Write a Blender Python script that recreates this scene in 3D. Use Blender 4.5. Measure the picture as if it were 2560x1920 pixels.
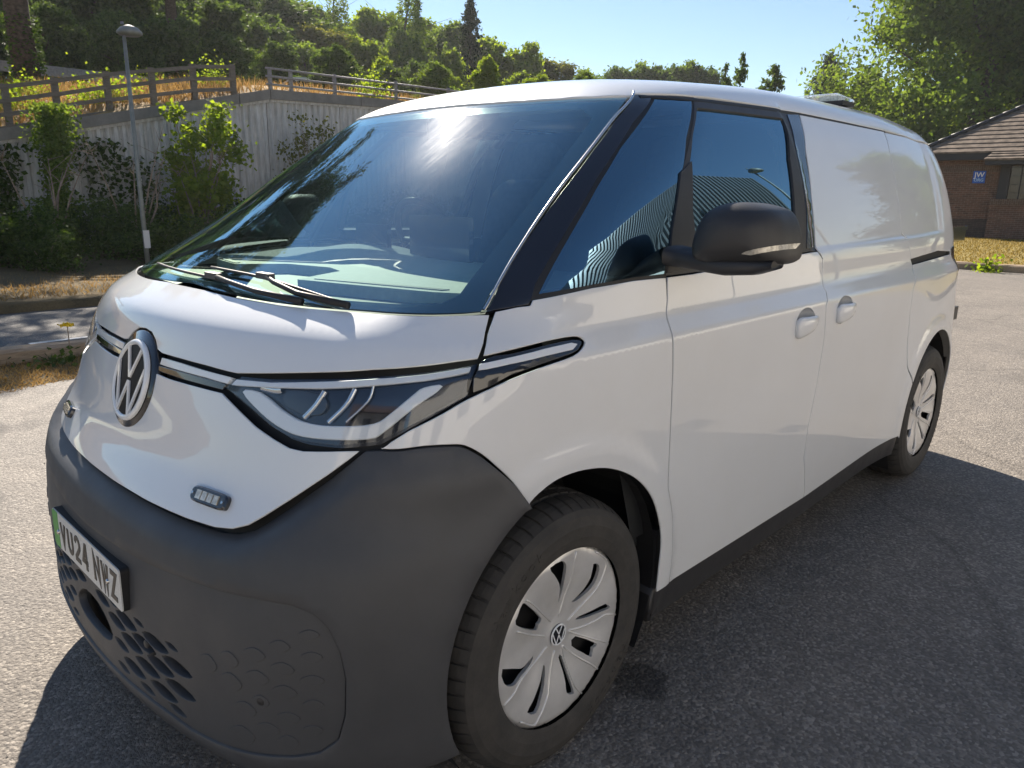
import bpy, math, random
import numpy as np
from mathutils import Vector, Matrix
from mathutils.geometry import delaunay_2d_cdt

# ------------------------------------------------------------------ camera, sky, sun, exposure
sc = bpy.context.scene
for o in list(bpy.data.objects):
    bpy.data.objects.remove(o)
COL = sc.collection
cam_d = bpy.data.cameras.new('camera'); cam = bpy.data.objects.new('camera', cam_d); COL.objects.link(cam)
cam.location = (1.3363, 2.0352, 1.4787)
cam.rotation_euler = (1.32077, -0.01232, 2.33883)
cam_d.sensor_width = 36.0; cam_d.lens = 36.0 * 1861.27 / 2560.0
cam_d.clip_start = 0.05; cam_d.clip_end = 2000
sc.camera = cam

SUN_AZ = math.radians(-116.0)      # where the sun stands, seen from the van
SUN_EL = math.radians(35.5)
world = bpy.data.worlds.new('World'); sc.world = world; world.use_nodes = True
wn = world.node_tree; wn.nodes.clear()
sky = wn.nodes.new('ShaderNodeTexSky'); sky.sky_type = 'NISHITA'; sky.sun_disc = False
sky.sun_elevation = SUN_EL; sky.sun_rotation = math.pi / 2 - SUN_AZ
sky.air_density = 1.0; sky.dust_density = 0.0; sky.ozone_density = 1.5; sky.altitude = 50
bg = wn.nodes.new('ShaderNodeBackground'); bg.inputs['Strength'].default_value = 0.060
wo = wn.nodes.new('ShaderNodeOutputWorld')
wn.links.new(sky.outputs[0], bg.inputs[0]); wn.links.new(bg.outputs[0], wo.inputs[0])
sun_d = bpy.data.lights.new('sun', 'SUN'); sun = bpy.data.objects.new('sun', sun_d); COL.objects.link(sun)
sun_d.energy = 4.9; sun_d.angle = math.radians(0.53); sun_d.color = (1.0, 0.90, 0.77)
sdir = Vector((math.cos(SUN_EL) * math.cos(SUN_AZ), math.cos(SUN_EL) * math.sin(SUN_AZ), math.sin(SUN_EL)))
sun.rotation_euler = sdir.to_track_quat('Z', 'Y').to_euler(); sun.location = sdir * 60
sc.view_settings.view_transform = 'Standard'; sc.view_settings.look = 'None'
sc.view_settings.exposure = 1.2; sc.view_settings.gamma = 1.0
sc.cycles.use_denoising = True
sc.cycles.max_bounces = 10; sc.cycles.transparent_max_bounces = 16
sc.cycles.sample_clamp_indirect = 6.0

RNG = random.Random(7)
# ------------------------------------------------------------------ materials
class NT:
    def __init__(s, name):
        s.m = bpy.data.materials.new(name); s.m.use_nodes = True; s.t = s.m.node_tree; s.t.nodes.clear()
        s.out = s.n('ShaderNodeOutputMaterial')
    def n(s, kind, **kw):
        nd = s.t.nodes.new(kind)
        for k, v in kw.items():
            if k.startswith('i_'): nd.inputs[k[2:].replace('_', ' ')].default_value = v
            else: setattr(nd, k, v)
        return nd
    def l(s, a, b): s.t.links.new(a, b)
    def ramp(s, fac, stops, interp='LINEAR'):
        r = s.n('ShaderNodeValToRGB'); e = r.color_ramp; e.interpolation = interp
        while len(e.elements) < len(stops): e.elements.new(0.5)
        for el, (p, c) in zip(e.elements, stops):
            el.position = p; el.color = (*c, 1) if len(c) == 3 else c
        s.l(fac, r.inputs[0]); return r.outputs[0]
    def coord(s, out='Object', scale=None):
        c = s.n('ShaderNodeTexCoord').outputs[out]
        if scale is not None:
            mp = s.n('ShaderNodeMapping'); mp.inputs['Scale'].default_value = scale; s.l(c, mp.inputs[0]); c = mp.outputs[0]
        return c
    def noise(s, vec, scale, detail=3, rough=0.5):
        n = s.n('ShaderNodeTexNoise'); n.inputs['Scale'].default_value = scale; n.inputs['Detail'].default_value = detail
        n.inputs['Roughness'].default_value = rough; s.l(vec, n.inputs['Vector']); return n.outputs['Fac']
    def bump(s, h, strength, dist, nrm=None):
        b = s.n('ShaderNodeBump'); b.inputs['Strength'].default_value = strength; b.inputs['Distance'].default_value = dist
        s.l(h, b.inputs['Height'])
        if nrm is not None: s.l(nrm, b.inputs['Normal'])
        return b.outputs[0]
    def mixc(s, f, a, b, mode='MIX'):
        m = s.n('ShaderNodeMix', data_type='RGBA', blend_type=mode)
        for sock, v in ((m.inputs[0], f), (m.inputs[6], a), (m.inputs[7], b)):
            if isinstance(v, bpy.types.NodeSocket): s.l(v, sock)
            else: sock.default_value = v if not isinstance(v, tuple) or len(v) == 4 else (*v, 1)
        return m.outputs[2]
    def bsdf(s, color=(.5, .5, .5), rough=.5, metal=0., spec=.5, coat=0., normal=None):
        p = s.n('ShaderNodeBsdfPrincipled')
        for k, v in (('Base Color', color), ('Roughness', rough), ('Metallic', metal), ('Specular IOR Level', spec), ('Coat Weight', coat)):
            if isinstance(v, bpy.types.NodeSocket): s.l(v, p.inputs[k])
            else: p.inputs[k].default_value = (*v, 1) if isinstance(v, tuple) else v
        p.inputs['Coat Roughness'].default_value = 0.02
        if normal is not None: s.l(normal, p.inputs['Normal'])
        s.l(p.outputs[0], s.out.inputs[0]); return p

def simple(name, color, rough=.5, metal=0., spec=.5, coat=0., vary=0., vscale=8., bump=0., bscale=200.):
    t = NT(name); c = color
    co = t.coord()
    if vary:
        f = t.noise(co, vscale, 4)
        lo = tuple(max(0, k * (1 - vary)) for k in color); hi = tuple(min(1, k * (1 + vary)) for k in color)
        c = t.ramp(f, [(.3, lo), (.7, hi)])
    nrm = t.bump(t.noise(co, bscale, 2), bump, .002) if bump else None
    t.bsdf(c, rough, metal, spec, coat, nrm); return t.m

MAT = {}
def paint_mat():
    t = NT('white_paint'); co = t.coord()
    f = t.noise(co, 3, 3); c = t.ramp(f, [(.3, (.76, .775, .795)), (.7, (.78, .795, .815))])
    film = t.ramp(t.noise(co, 2.2, 6, .7), [(.42, (0,) * 3), (.75, (.16,) * 3)]); c = t.mixc(film, c, (.60, .575, .53))
    vs = t.n('ShaderNodeTexVoronoi'); vs.inputs['Scale'].default_value = 22; t.l(co, vs.inputs['Vector']); sp = t.ramp(vs.outputs['Distance'], [(0, (1,) * 3), (.030, (1,) * 3), (.045, (0,) * 3)])
    sel = t.n('ShaderNodeSeparateColor'); t.l(vs.outputs['Color'], sel.inputs[0]); pk = t.ramp(sel.outputs[1], [(.86, (0,) * 3), (.88, (.55,) * 3)]); mm = t.n('ShaderNodeMath', operation='MULTIPLY'); t.l(sp, mm.inputs[0]); t.l(pk, mm.inputs[1])
    c = t.mixc(mm.outputs[0], c, (.30, .26, .21))
    p = t.bsdf(c, .45, 0, .3, 1.0); p.inputs['Coat Roughness'].default_value = .006; p.inputs['Coat IOR'].default_value = 1.6
    return t.m
MAT['white'] = paint_mat()
def plastic_mat(name, base, rough):
    t = NT(name); co = t.coord()
    f = t.noise(co, 2.5, 7, .72); c = t.ramp(f, [(.28, tuple(k * .84 for k in base)), (.55, base), (.8, tuple(k * 1.32 for k in base))])
    r = t.ramp(t.noise(co, 9, 5, .65), [(.3, (rough - .05,) * 3), (.75, (rough + .09,) * 3)])
    n = t.bump(t.noise(co, 900, 2), .12, .0015)
    t.bsdf(c, r, 0, .5, 0, n); return t.m
MAT['plastic'] = plastic_mat('grained_grey_plastic', (.066, .067, .072), .52)
MAT['plastic_dark'] = plastic_mat('grained_black_plastic', (.034, .033, .035), .45)
MAT['black'] = simple('black_void', (.012, .012, .013), .7)
MAT['gloss_black'] = simple('gloss_black', (.010, .011, .016), .12, 0, .5, 1.0)
MAT['pillar'] = simple('pillar_black', (.011, .012, .020), .22, 0, .5, .5)
MAT['rubber'] = simple('rubber_seal', (.018, .018, .019), .55)
MAT['chrome'] = simple('bright_trim', (.62, .62, .62), .18, 1.0)
MAT['silver'] = simple('silver_cover', (.74, .73, .72), .36, .45, .5, .35, .04, 30)
MAT['drl'] = simple('frosted_light_guide', (.80, .82, .84), .30, 0, .5, .8)
MAT['lamp_back'] = simple('lamp_bowl', (.030, .036, .050), .14, .6, .6, .3)
MAT['lampmetal'] = simple('lamp_reflector', (.65, .66, .68), .14, 1.)
MAT['plate'] = simple('plate_reflective', (.62, .62, .60), .4, 0, .5, .2, .10, 240)
MAT['plate_green'] = simple('plate_green', (.10, .36, .07), .4)
MAT['plate_text'] = simple('plate_text', (.035, .03, .024), .45)
MAT['dash'] = simple('dash_grey', (.46, .48, .46), .62, 0, .3, 0, .06, 60, .25, 350)
MAT['dash_dark'] = simple('dash_black', (.020, .022, .024), .5)
MAT['seat'] = simple('seat_cloth', (.045, .045, .05), .9, 0, .2, 0, .2, 40)
MAT['liner'] = simple('headliner_grey', (.30, .30, .29), .85)
MAT['steel'] = simple('dark_steel', (.03, .03, .032), .5, .6)
MAT['amber'] = simple('clear_lens_strip', (.62, .58, .50), .18, .3, .5, .6, .35, 90)

def tyre_mat():
    t = NT('tyre_rubber'); co = t.coord()
    f = t.noise(co, 14, 5, .7); c = t.ramp(f, [(.3, (.036, .035, .034)), (.8, (.075, .069, .063))])
    n = t.bump(t.noise(co, 260, 3), .25, .002); t.bsdf(c, .72, 0, .35, 0, n); return t.m
MAT['tyre'] = tyre_mat()

def glass_mat(name, tint, f0=.06, dirt=0.0, coat=(1, 1, 1)):
    t = NT(name); tr = t.n('ShaderNodeBsdfTransparent'); tr.inputs[0].default_value = (*tint, 1)
    gl = t.n('ShaderNodeBsdfGlossy'); gl.inputs['Roughness'].default_value = 0.0; gl.inputs[0].default_value = (*coat, 1)
    g = t.n('ShaderNodeNewGeometry'); dt = t.n('ShaderNodeVectorMath', operation='DOT_PRODUCT'); t.l(g.outputs['Incoming'], dt.inputs[0]); t.l(g.outputs['Normal'], dt.inputs[1])
    ab = t.n('ShaderNodeMath', operation='ABSOLUTE'); t.l(dt.outputs['Value'], ab.inputs[0])
    om = t.n('ShaderNodeMath', operation='SUBTRACT', use_clamp=True); om.inputs[0].default_value = 1.0; t.l(ab.outputs[0], om.inputs[1])
    pw = t.n('ShaderNodeMath', operation='POWER'); t.l(om.outputs[0], pw.inputs[0]); pw.inputs[1].default_value = 5.0
    fr = t.n('ShaderNodeMath', operation='MULTIPLY_ADD'); t.l(pw.outputs[0], fr.inputs[0]); fr.inputs[1].default_value = 1 - f0; fr.inputs[2].default_value = f0
    mx = t.n('ShaderNodeMixShader'); t.l(fr.outputs[0], mx.inputs[0]); t.l(tr.outputs[0], mx.inputs[1]); t.l(gl.outputs[0], mx.inputs[2])
    last = mx.outputs[0]
    if dirt:
        co = t.coord()
        w = t.noise(t.coord('Object', (2, 40, 5)), 3, 6, .75); w2 = t.noise(co, 5, 5, .6)
        f = t.ramp(w, [(.45, (0,) * 3), (.8, (1,) * 3)]); f2 = t.ramp(w2, [(.3, (.25,) * 3), (.8, (1,) * 3)])
        m1 = t.n('ShaderNodeMath', operation='MULTIPLY'); t.l(f, m1.inputs[0]); t.l(f2, m1.inputs[1])
        m2 = t.n('ShaderNodeMath', operation='MULTIPLY_ADD'); t.l(m1.outputs[0], m2.inputs[0]); m2.inputs[1].default_value = dirt; m2.inputs[2].default_value = dirt * .3
        rg = t.n('ShaderNodeBsdfGlossy'); rg.inputs['Roughness'].default_value = .28; rg.inputs[0].default_value = (.8, .8, .8, 1)
        mx2 = t.n('ShaderNodeMixShader'); t.l(m2.outputs[0], mx2.inputs[0]); t.l(last, mx2.inputs[1]); t.l(rg.outputs[0], mx2.inputs[2]); last = mx2.outputs[0]
    t.l(last, t.out.inputs[0]); return t.m
MAT['windscreen'] = glass_mat('windscreen_glass', (.76, .90, .82), .30, .009, (.60, .88, 1.0))
MAT['side_glass'] = glass_mat('side_glass', (.26, .32, .33), .36, 0, (.50, .80, 1.0))
MAT['lens_glass'] = glass_mat('lamp_lens', (.93, .95, .97), .05)

def leaf_mat(name, lo, hi, trans=.45, tint=(1.25, 1.2, .45)):
    trans += .12
    t = NT(name)
    g = t.n('ShaderNodeNewGeometry')
    c = t.ramp(g.outputs['Random Per Island'], [(0, lo), (1, hi)])
    df = t.n('ShaderNodeBsdfPrincipled'); df.inputs['Roughness'].default_value = .65; df.inputs['Specular IOR Level'].default_value = .12
    tl = t.n('ShaderNodeBsdfTranslucent')
    c2 = t.mixc(1.0, c, tint, 'MULTIPLY')
    t.l(c, df.inputs['Base Color']); t.l(c2, tl.inputs[0])
    mx = t.n('ShaderNodeMixShader'); mx.inputs[0].default_value = trans
    t.l(df.outputs[0], mx.inputs[1]); t.l(tl.outputs[0], mx.inputs[2]); t.l(mx.outputs[0], t.out.inputs[0]); return t.m
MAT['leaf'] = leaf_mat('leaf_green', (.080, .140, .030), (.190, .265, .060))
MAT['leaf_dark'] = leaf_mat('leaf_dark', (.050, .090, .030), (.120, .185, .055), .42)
MAT['leaf_bright'] = leaf_mat('leaf_bright', (.105, .175, .024), (.215, .280, .048), .55, (1.6, 1.5, .4))
MAT['leaf_olive'] = leaf_mat('leaf_olive', (.095, .115, .034), (.190, .195, .062), .45)
MAT['needle'] = leaf_mat('needle', (.020, .036, .020), (.050, .072, .036), .25, (1.1, 1.1, .7))
MAT['ivy'] = leaf_mat('ivy', (.030, .060, .016), (.085, .140, .030), .35)
MAT['dry'] = leaf_mat('dry_grass', (.22, .135, .050), (.42, .29, .12), .35, (1.1, 1.0, .8))
MAT['lawn'] = leaf_mat('parched_lawn', (.16, .125, .030), (.32, .24, .07), .35, (1.1, 1.0, .7))
MAT['bark'] = simple('bark', (.085, .062, .045), .9, 0, .2, 0, .45, 9, .8, 30)
MAT['twig'] = simple('pale_twig', (.26, .20, .15), .9, 0, .2, 0, .3, 20)

# ------------------------------------------------------------------ object helpers
def mesh_obj(name, verts, faces, mat, parent=None, smooth=True, normals=None):
    me = bpy.data.meshes.new(name); me.from_pydata([tuple(map(float, v)) for v in verts], [], [tuple(int(i) for i in f) for f in faces])
    if mat is not None: me.materials.append(mat)
    if smooth: me.polygons.foreach_set('use_smooth', [True] * len(me.polygons))
    me.update()
    if normals is not None: me.normals_split_custom_set_from_vertices([tuple(map(float, n)) for n in normals])
    o = bpy.data.objects.new(name, me); COL.objects.link(o)
    if parent is not None: o.parent = parent
    return o
def thing(name, label, cat, loc=(0, 0, 0), group=None, rz=0.):
    o = bpy.data.objects.new(name, None); COL.objects.link(o); o.location = loc; o.rotation_euler.z = rz
    o.empty_display_size = .2
    o['label'] = label; o['category'] = cat
    if group: o['group'] = group
    return o
def tag(o, label, cat, group=None):
    o['label'] = label; o['category'] = cat
    if group: o['group'] = group
    return o
def struct(o): o['kind'] = 'structure'; return o
def stuff(o, label=None, cat=None):
    o['kind'] = 'stuff'
    if label: o['label'] = label
    if cat: o['category'] = cat
    return o
def dup(o, parent=None, **kw):
    c = o.copy(); COL.objects.link(c); c.parent = parent
    for k, v in kw.items(): setattr(c, k, v)
    return c
def dup_tree(o, loc, rz=0., scale=None, label=None):
    r = o.copy(); COL.objects.link(r); r.location = loc; r.rotation_euler.z = rz
    if scale is not None: r.scale = scale if not isinstance(scale, (int, float)) else (scale,) * 3
    if label: r['label'] = label
    for ch in list(o.children):
        c = dup(ch, r)
        for g in list(ch.children): dup(g, c)
    return r
class MB:
    """collects simple solids into one mesh"""
    def __init__(s): s.v = []; s.f = []
    def add(s, v, f):
        b = len(s.v); s.v += [tuple(p) for p in v]; s.f += [tuple(i + b for i in q) for q in f]; return s
    def box(s, lo, hi, M=None):
        (a, b, c), (d, e, g) = lo, hi
        v = [(a, b, c), (d, b, c), (d, e, c), (a, e, c), (a, b, g), (d, b, g), (d, e, g), (a, e, g)]
        if M is not None: v = [tuple(M @ Vector(p)) for p in v]
        return s.add(v, [(3, 2, 1, 0), (4, 5, 6, 7), (0, 1, 5, 4), (1, 2, 6, 5), (2, 3, 7, 6), (3, 0, 4, 7)])
    def tube(s, pts, r, seg=8, cap=True):
        pts = [Vector(p) for p in pts]; n = len(pts); rs = r if isinstance(r, (list, tuple)) else [r] * n
        rings = []; up = None
        for i, p in enumerate(pts):
            t = (pts[min(i + 1, n - 1)] - pts[max(i - 1, 0)]).normalized()
            if up is None or abs(up.dot(t)) > .98: up = Vector((0, 0, 1)) if abs(t.z) < .9 else Vector((1, 0, 0))
            u = (up - t * up.dot(t)).normalized(); w = t.cross(u); up = u
            rings.append([p + (u * math.cos(a) + w * math.sin(a)) * rs[i] for a in [2 * math.pi * k / seg for k in range(seg)]])
        v = [q for rg in rings for q in rg]; f = []
        for i in range(n - 1):
            for k in range(seg):
                a = i * seg + k; b = i * seg + (k + 1) % seg; f.append((a, b, b + seg, a + seg))
        if cap: f += [tuple(reversed(range(seg))), tuple(range((n - 1) * seg, n * seg))]
        return s.add(v, f)
    def build(s, name, mat, parent=None, smooth=False):
        return mesh_obj(name, s.v, s.f, mat, parent, smooth)
def lathe(profile, seg, axis='Z'):
    v = []; f = []; n = len(profile)
    for k in range(seg):
        a = 2 * math.pi * k / seg
        for r, h in profile: v.append((r * math.cos(a), r * math.sin(a), h))
    for k in range(seg):
        for i in range(n - 1):
            a = k * n + i; b = ((k + 1) % seg) * n + i; f.append((a, b, b + 1, a + 1))
    return v, f
def smooth_poly(pts, n=3, closed=True):
    """Catmull-Rom resample"""
    P = np.array(pts, float); m = len(P); out = []
    rng = range(m) if closed else range(m - 1)
    for i in rng:
        if closed: p0, p1, p2, p3 = P[(i - 1) % m], P[i], P[(i + 1) % m], P[(i + 2) % m]
        else: p0, p1, p2, p3 = P[max(i - 1, 0)], P[i], P[i + 1], P[min(i + 2, m - 1)]
        for k in range(n):
            t = k / n
            out.append(.5 * ((2 * p1) + (-p0 + p2) * t + (2 * p0 - 5 * p1 + 4 * p2 - p3) * t * t + (-p0 + 3 * p1 - 3 * p2 + p3) * t ** 3))
    if not closed: out.append(P[-1])
    return np.array(out)
def inside(poly, pts):
    poly = np.asarray(poly); x, y = pts[:, 0], pts[:, 1]; r = np.zeros(len(pts), bool); j = len(poly) - 1
    for i in range(len(poly)):
        xi, yi = poly[i]; xj, yj = poly[j]
        c = ((yi > y) != (yj > y)) & (x < (xj - xi) * (y - yi) / ((yj - yi) if yj != yi else 1e-12) + xi)
        r ^= c; j = i
    return r
def densify(poly, d):
    out = []; n = len(poly)
    for i in range(n):
        a = np.array(poly[i]); b = np.array(poly[(i + 1) % n]); L = np.linalg.norm(b - a); k = max(1, int(math.ceil(L / d)))
        for t in range(k): out.append(a + (b - a) * t / k)
    return np.array(out)
def inset_poly(poly, g):
    P = np.array(poly, float); A = np.sum(P[:, 0] * np.roll(P[:, 1], -1) - np.roll(P[:, 0], -1) * P[:, 1])
    d1 = P - np.roll(P, 1, 0); d2 = np.roll(P, -1, 0) - P
    n1 = np.stack([-d1[:, 1], d1[:, 0]], 1); n2 = np.stack([-d2[:, 1], d2[:, 0]], 1)
    n1 /= np.linalg.norm(n1, axis=1)[:, None] + 1e-12; n2 /= np.linalg.norm(n2, axis=1)[:, None] + 1e-12
    n = n1 + n2; ln = np.linalg.norm(n, axis=1)[:, None]; n = np.where(ln > .3, n / (ln + 1e-12), n1)
    k = np.clip(1 / np.maximum((n * n1).sum(1), .35), 1, 2.2)[:, None]
    return P + n * k * g * (1 if A > 0 else -1)
def dist_to_poly(poly, pts):
    P = np.asarray(poly); best = np.full(len(pts), 1e9)
    for i in range(len(P)):
        a = P[i]; b = P[(i + 1) % len(P)]; ab = b - a; t = np.clip(((pts - a) @ ab) / (ab @ ab + 1e-12), 0, 1)
        best = np.minimum(best, np.linalg.norm(pts - (a + t[:, None] * ab), axis=1))
    return best
CURVES={
 'hood_front':[(0.618,0.005,1.108),(0.618,0.038,1.106),(0.621,0.057,1.097),(0.628,0.072,1.077),(0.626,0.128,1.077),(0.62,0.229,1.078),(0.608,0.335,1.078),(0.596,0.419,1.076),(0.589,0.453,1.076),(0.561,0.548,1.088),(0.511,0.679,1.105),(0.448,0.778,1.118),(0.368,0.851,1.126),(0.303,0.887,1.132),(0.261,0.904,1.134)],
 'hood_side':[(0.261,0.904,1.134),(0.23,0.889,1.162),(0.196,0.869,1.19),(0.21,0.874,1.181),(0.174,0.853,1.219)],
 'hood_top':[(0.17,0.852,1.222),(0.234,0.822,1.22),(0.291,0.781,1.22),(0.338,0.729,1.221),(0.374,0.661,1.222),(0.407,0.585,1.222),(0.437,0.5,1.222),(0.463,0.401,1.223),(0.482,0.28,1.225),(0.489,0.119,1.23),(0.484,-0.039,1.235)],
 'nose_top':[(0.643,0.106,1.029),(0.641,0.124,1.033),(0.639,0.192,1.031),(0.628,0.305,1.033),(0.611,0.42,1.034),(0.611,0.418,1.034),(0.608,0.483,1.009),(0.601,0.554,0.981),(0.593,0.611,0.965),(0.583,0.658,0.954),(0.571,0.693,0.953),(0.495,0.811,0.965)],
 'nose_bot':[(0.498,0.809,0.961),(0.552,0.76,0.905),(0.605,0.701,0.85),(0.648,0.654,0.808),(0.672,0.625,0.785),(0.691,0.588,0.77),(0.707,0.536,0.762),(0.729,0.436,0.758),(0.749,0.282,0.756),(0.761,0.077,0.755),(0.758,-0.064,0.76),(0.746,-0.216,0.77)],
 'bump_top':[(0.481,0.827,0.963),(0.447,0.858,0.962),(0.403,0.889,0.966),(0.354,0.915,0.964),(0.326,0.928,0.958),(0.293,0.941,0.935),(0.26,0.95,0.903),(0.212,0.957,0.854),(0.174,0.96,0.806),(0.157,0.961,0.783)],
 'insert':[(0.779,-0.335,0.635),(0.795,-0.123,0.627),(0.793,0.147,0.634),(0.778,0.338,0.641),(0.755,0.484,0.651),(0.728,0.604,0.658),(0.695,0.7,0.665),(0.654,0.773,0.663),(0.628,0.81,0.648),(0.61,0.834,0.617),(0.598,0.85,0.564),(0.592,0.856,0.5),(0.594,0.85,0.41),(0.605,0.837,0.35),(0.633,0.808,0.317),(0.671,0.76,0.301),(0.715,0.683,0.288),(0.748,0.577,0.273),(0.768,0.488,0.267),(0.783,0.415,0.274),(0.799,0.294,0.273),(0.809,0.151,0.268),(0.808,-0.034,0.249),(0.796,-0.235,0.215)],
 'lens':[(0.608,0.425,1.042),(0.594,0.448,1.068),(0.565,0.554,1.077),(0.516,0.685,1.094),(0.453,0.784,1.107),(0.373,0.856,1.117),(0.271,0.907,1.127),(0.308,0.919,1.063),(0.362,0.898,1.039),(0.427,0.863,1.006),(0.476,0.827,0.978),(0.53,0.762,0.968),(0.567,0.689,0.968),(0.581,0.642,0.973),(0.591,0.589,0.987),(0.598,0.528,1.01),(0.604,0.462,1.032)],
 'drl_u':[(0.598,0.476,1.042),(0.594,0.544,1.009),(0.586,0.603,0.989),(0.574,0.659,0.979),(0.547,0.725,0.979),(0.489,0.809,0.985),(0.465,0.83,0.999),(0.405,0.866,1.051),(0.35,0.89,1.088),(0.383,0.868,1.086),(0.406,0.857,1.071),(0.448,0.834,1.034),(0.477,0.812,1.013),(0.522,0.753,1.005),(0.549,0.703,1.003),(0.565,0.654,1.007),(0.575,0.602,1.021),(0.58,0.561,1.037),(0.586,0.519,1.048)],
 'drl_top':[(0.602,0.437,1.051),(0.595,0.449,1.065),(0.567,0.556,1.073),(0.517,0.687,1.091),(0.454,0.786,1.104),(0.374,0.858,1.114),(0.28,0.904,1.125),(0.29,0.908,1.115),(0.379,0.863,1.102),(0.458,0.79,1.092),(0.521,0.692,1.079),(0.57,0.56,1.064),(0.598,0.454,1.053)],
 'blinker':[(0.256,0.907,1.133),(0.183,0.924,1.14),(0.076,0.932,1.146),(-0.021,0.934,1.147),(-0.048,0.94,1.139),(-0.032,0.947,1.127),(-0,0.952,1.118),(0.099,0.953,1.11),(0.203,0.945,1.096),(0.296,0.922,1.068)],
 'blink_strip':[(0.264,0.91,1.126),(0.187,0.928,1.132),(0.082,0.937,1.138),(-0.009,0.938,1.14),(-0.028,0.942,1.135),(-0.006,0.946,1.126),(0.091,0.945,1.124),(0.194,0.936,1.12),(0.274,0.916,1.114)],
 'nose_strip':[(0.629,0.13,1.068),(0.623,0.234,1.069),(0.612,0.341,1.067),(0.596,0.437,1.066),(0.603,0.428,1.053),(0.615,0.347,1.055),(0.627,0.241,1.054),(0.635,0.128,1.053)],
 'nose_strip_low':[(0.637,0.117,1.047),(0.629,0.243,1.05),(0.617,0.348,1.051),(0.605,0.425,1.05),(0.61,0.418,1.038),(0.62,0.354,1.038),(0.632,0.249,1.037),(0.64,0.115,1.038)],
 'fen_top':[(0.165,0.853,1.224),(0.108,0.871,1.231),(0.078,0.881,1.232),(0.068,0.879,1.244),(0.019,0.89,1.248),(-0.116,0.909,1.26),(-0.282,0.916,1.266),(-0.436,0.916,1.264)],
 'fseam':[(-0.438,0.916,1.266),(-0.44,0.922,1.201),(-0.424,0.936,1.149),(-0.416,0.959,1.113),(-0.418,0.967,1.027),(-0.42,0.97,0.924),(-0.424,0.972,0.763),(-0.427,0.972,0.663),(-0.447,0.972,0.606),(-0.463,0.971,0.55),(-0.476,0.968,0.445),(-0.483,0.962,0.332)],
 'arch_f':[(0.157,0.961,0.785),(0.125,0.962,0.804),(0.058,0.965,0.823),(-0.036,0.968,0.821),(-0.14,0.97,0.797),(-0.247,0.972,0.743),(-0.33,0.972,0.668),(-0.38,0.971,0.58),(-0.404,0.969,0.497),(-0.404,0.967,0.42),(-0.406,0.962,0.333)],
 'arch_r':[(-2.49,0.963,0.341),(-2.5,0.969,0.486),(-2.649,0.97,0.661),(-2.808,0.967,0.765),(-2.984,0.961,0.8),(-3.142,0.955,0.788),(-3.324,0.946,0.73),(-3.406,0.951,0.656),(-3.405,0.963,0.578)],
 'fen_lamp':[(0.48,0.826,0.967),(0.427,0.863,1.002),(0.363,0.899,1.034),(0.308,0.92,1.06),(0.204,0.945,1.09),(0.101,0.954,1.105),(0.001,0.953,1.115),(-0.046,0.944,1.131),(-0.05,0.938,1.142),(-0.023,0.932,1.15),(0.073,0.929,1.15),(0.18,0.921,1.144),(0.255,0.904,1.137)],
 'rseam':[(-1.473,0.913,1.288),(-1.501,0.917,1.257),(-1.499,0.926,1.178),(-1.5,0.945,1.136),(-1.466,0.964,1.091),(-1.469,0.969,0.955),(-1.444,0.971,0.791),(-1.405,0.972,0.627),(-1.405,0.97,0.509),(-1.444,0.967,0.415),(-1.474,0.961,0.318)],
 'door_top':[(-0.441,0.916,1.264),(-0.579,0.916,1.264),(-1.22,0.914,1.282),(-1.361,0.913,1.287),(-1.459,0.913,1.289)],
 'sl_top':[(-1.615,0.732,1.79),(-1.869,0.732,1.79),(-2.174,0.732,1.789),(-2.557,0.733,1.788)],
 'sl_front':[(-1.615,0.732,1.79),(-1.529,0.809,1.65),(-1.487,0.868,1.483),(-1.47,0.911,1.3)],
 'sl_rear':[(-2.561,0.734,1.785),(-2.489,0.793,1.686),(-2.451,0.866,1.489),(-2.448,0.907,1.321),(-2.503,0.91,1.301),(-2.535,0.921,1.209),(-2.569,0.926,1.169),(-2.488,0.965,1.069),(-2.477,0.969,0.941),(-2.479,0.971,0.795),(-2.484,0.972,0.637),(-2.475,0.972,0.608)],
 'rail':[(-2.518,0.922,1.199),(-3.058,0.908,1.211),(-3.325,0.898,1.186),(-2.552,0.926,1.173)],
 'trim':[(-0.595,0.664,1.773),(-0.471,0.699,1.7),(-0.324,0.729,1.603),(-0.179,0.756,1.505),(-0.081,0.773,1.434),(0.015,0.794,1.362),(0.113,0.822,1.289),(0.188,0.842,1.225)],
 'header':[(-0.577,0.676,1.761),(-0.488,0.604,1.756),(-0.449,0.5,1.755),(-0.426,0.374,1.755),(-0.413,0.229,1.757),(-0.41,0.059,1.76)],
 'qglass':[(-0.647,0.699,1.768),(-0.811,0.734,1.772),(-0.677,0.809,1.642),(-0.538,0.877,1.452),(-0.434,0.916,1.268),(-0.282,0.916,1.268),(-0.116,0.908,1.262),(0.051,0.879,1.252),(0.008,0.866,1.292),(-0.109,0.838,1.388),(-0.256,0.802,1.506),(-0.398,0.767,1.61)],
 'apillar':[(-0.596,0.669,1.771),(-0.644,0.696,1.769),(-0.5,0.737,1.684),(-0.273,0.791,1.526),(-0.119,0.829,1.405),(0.041,0.865,1.278),(0.078,0.88,1.234),(0.108,0.871,1.232),(0.178,0.847,1.226),(0.119,0.828,1.281),(0.022,0.801,1.353),(-0.073,0.782,1.423),(-0.169,0.765,1.492),(-0.312,0.739,1.59),(-0.459,0.708,1.688)],
 'doorframe':[(-0.816,0.734,1.773),(-1.109,0.738,1.779),(-1.508,0.733,1.789),(-1.614,0.728,1.795),(-1.512,0.821,1.621),(-1.478,0.881,1.434),(-1.465,0.912,1.29),(-1.361,0.913,1.288),(-0.586,0.916,1.265),(-0.437,0.916,1.265),(-0.491,0.893,1.388),(-0.589,0.849,1.54)],
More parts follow.
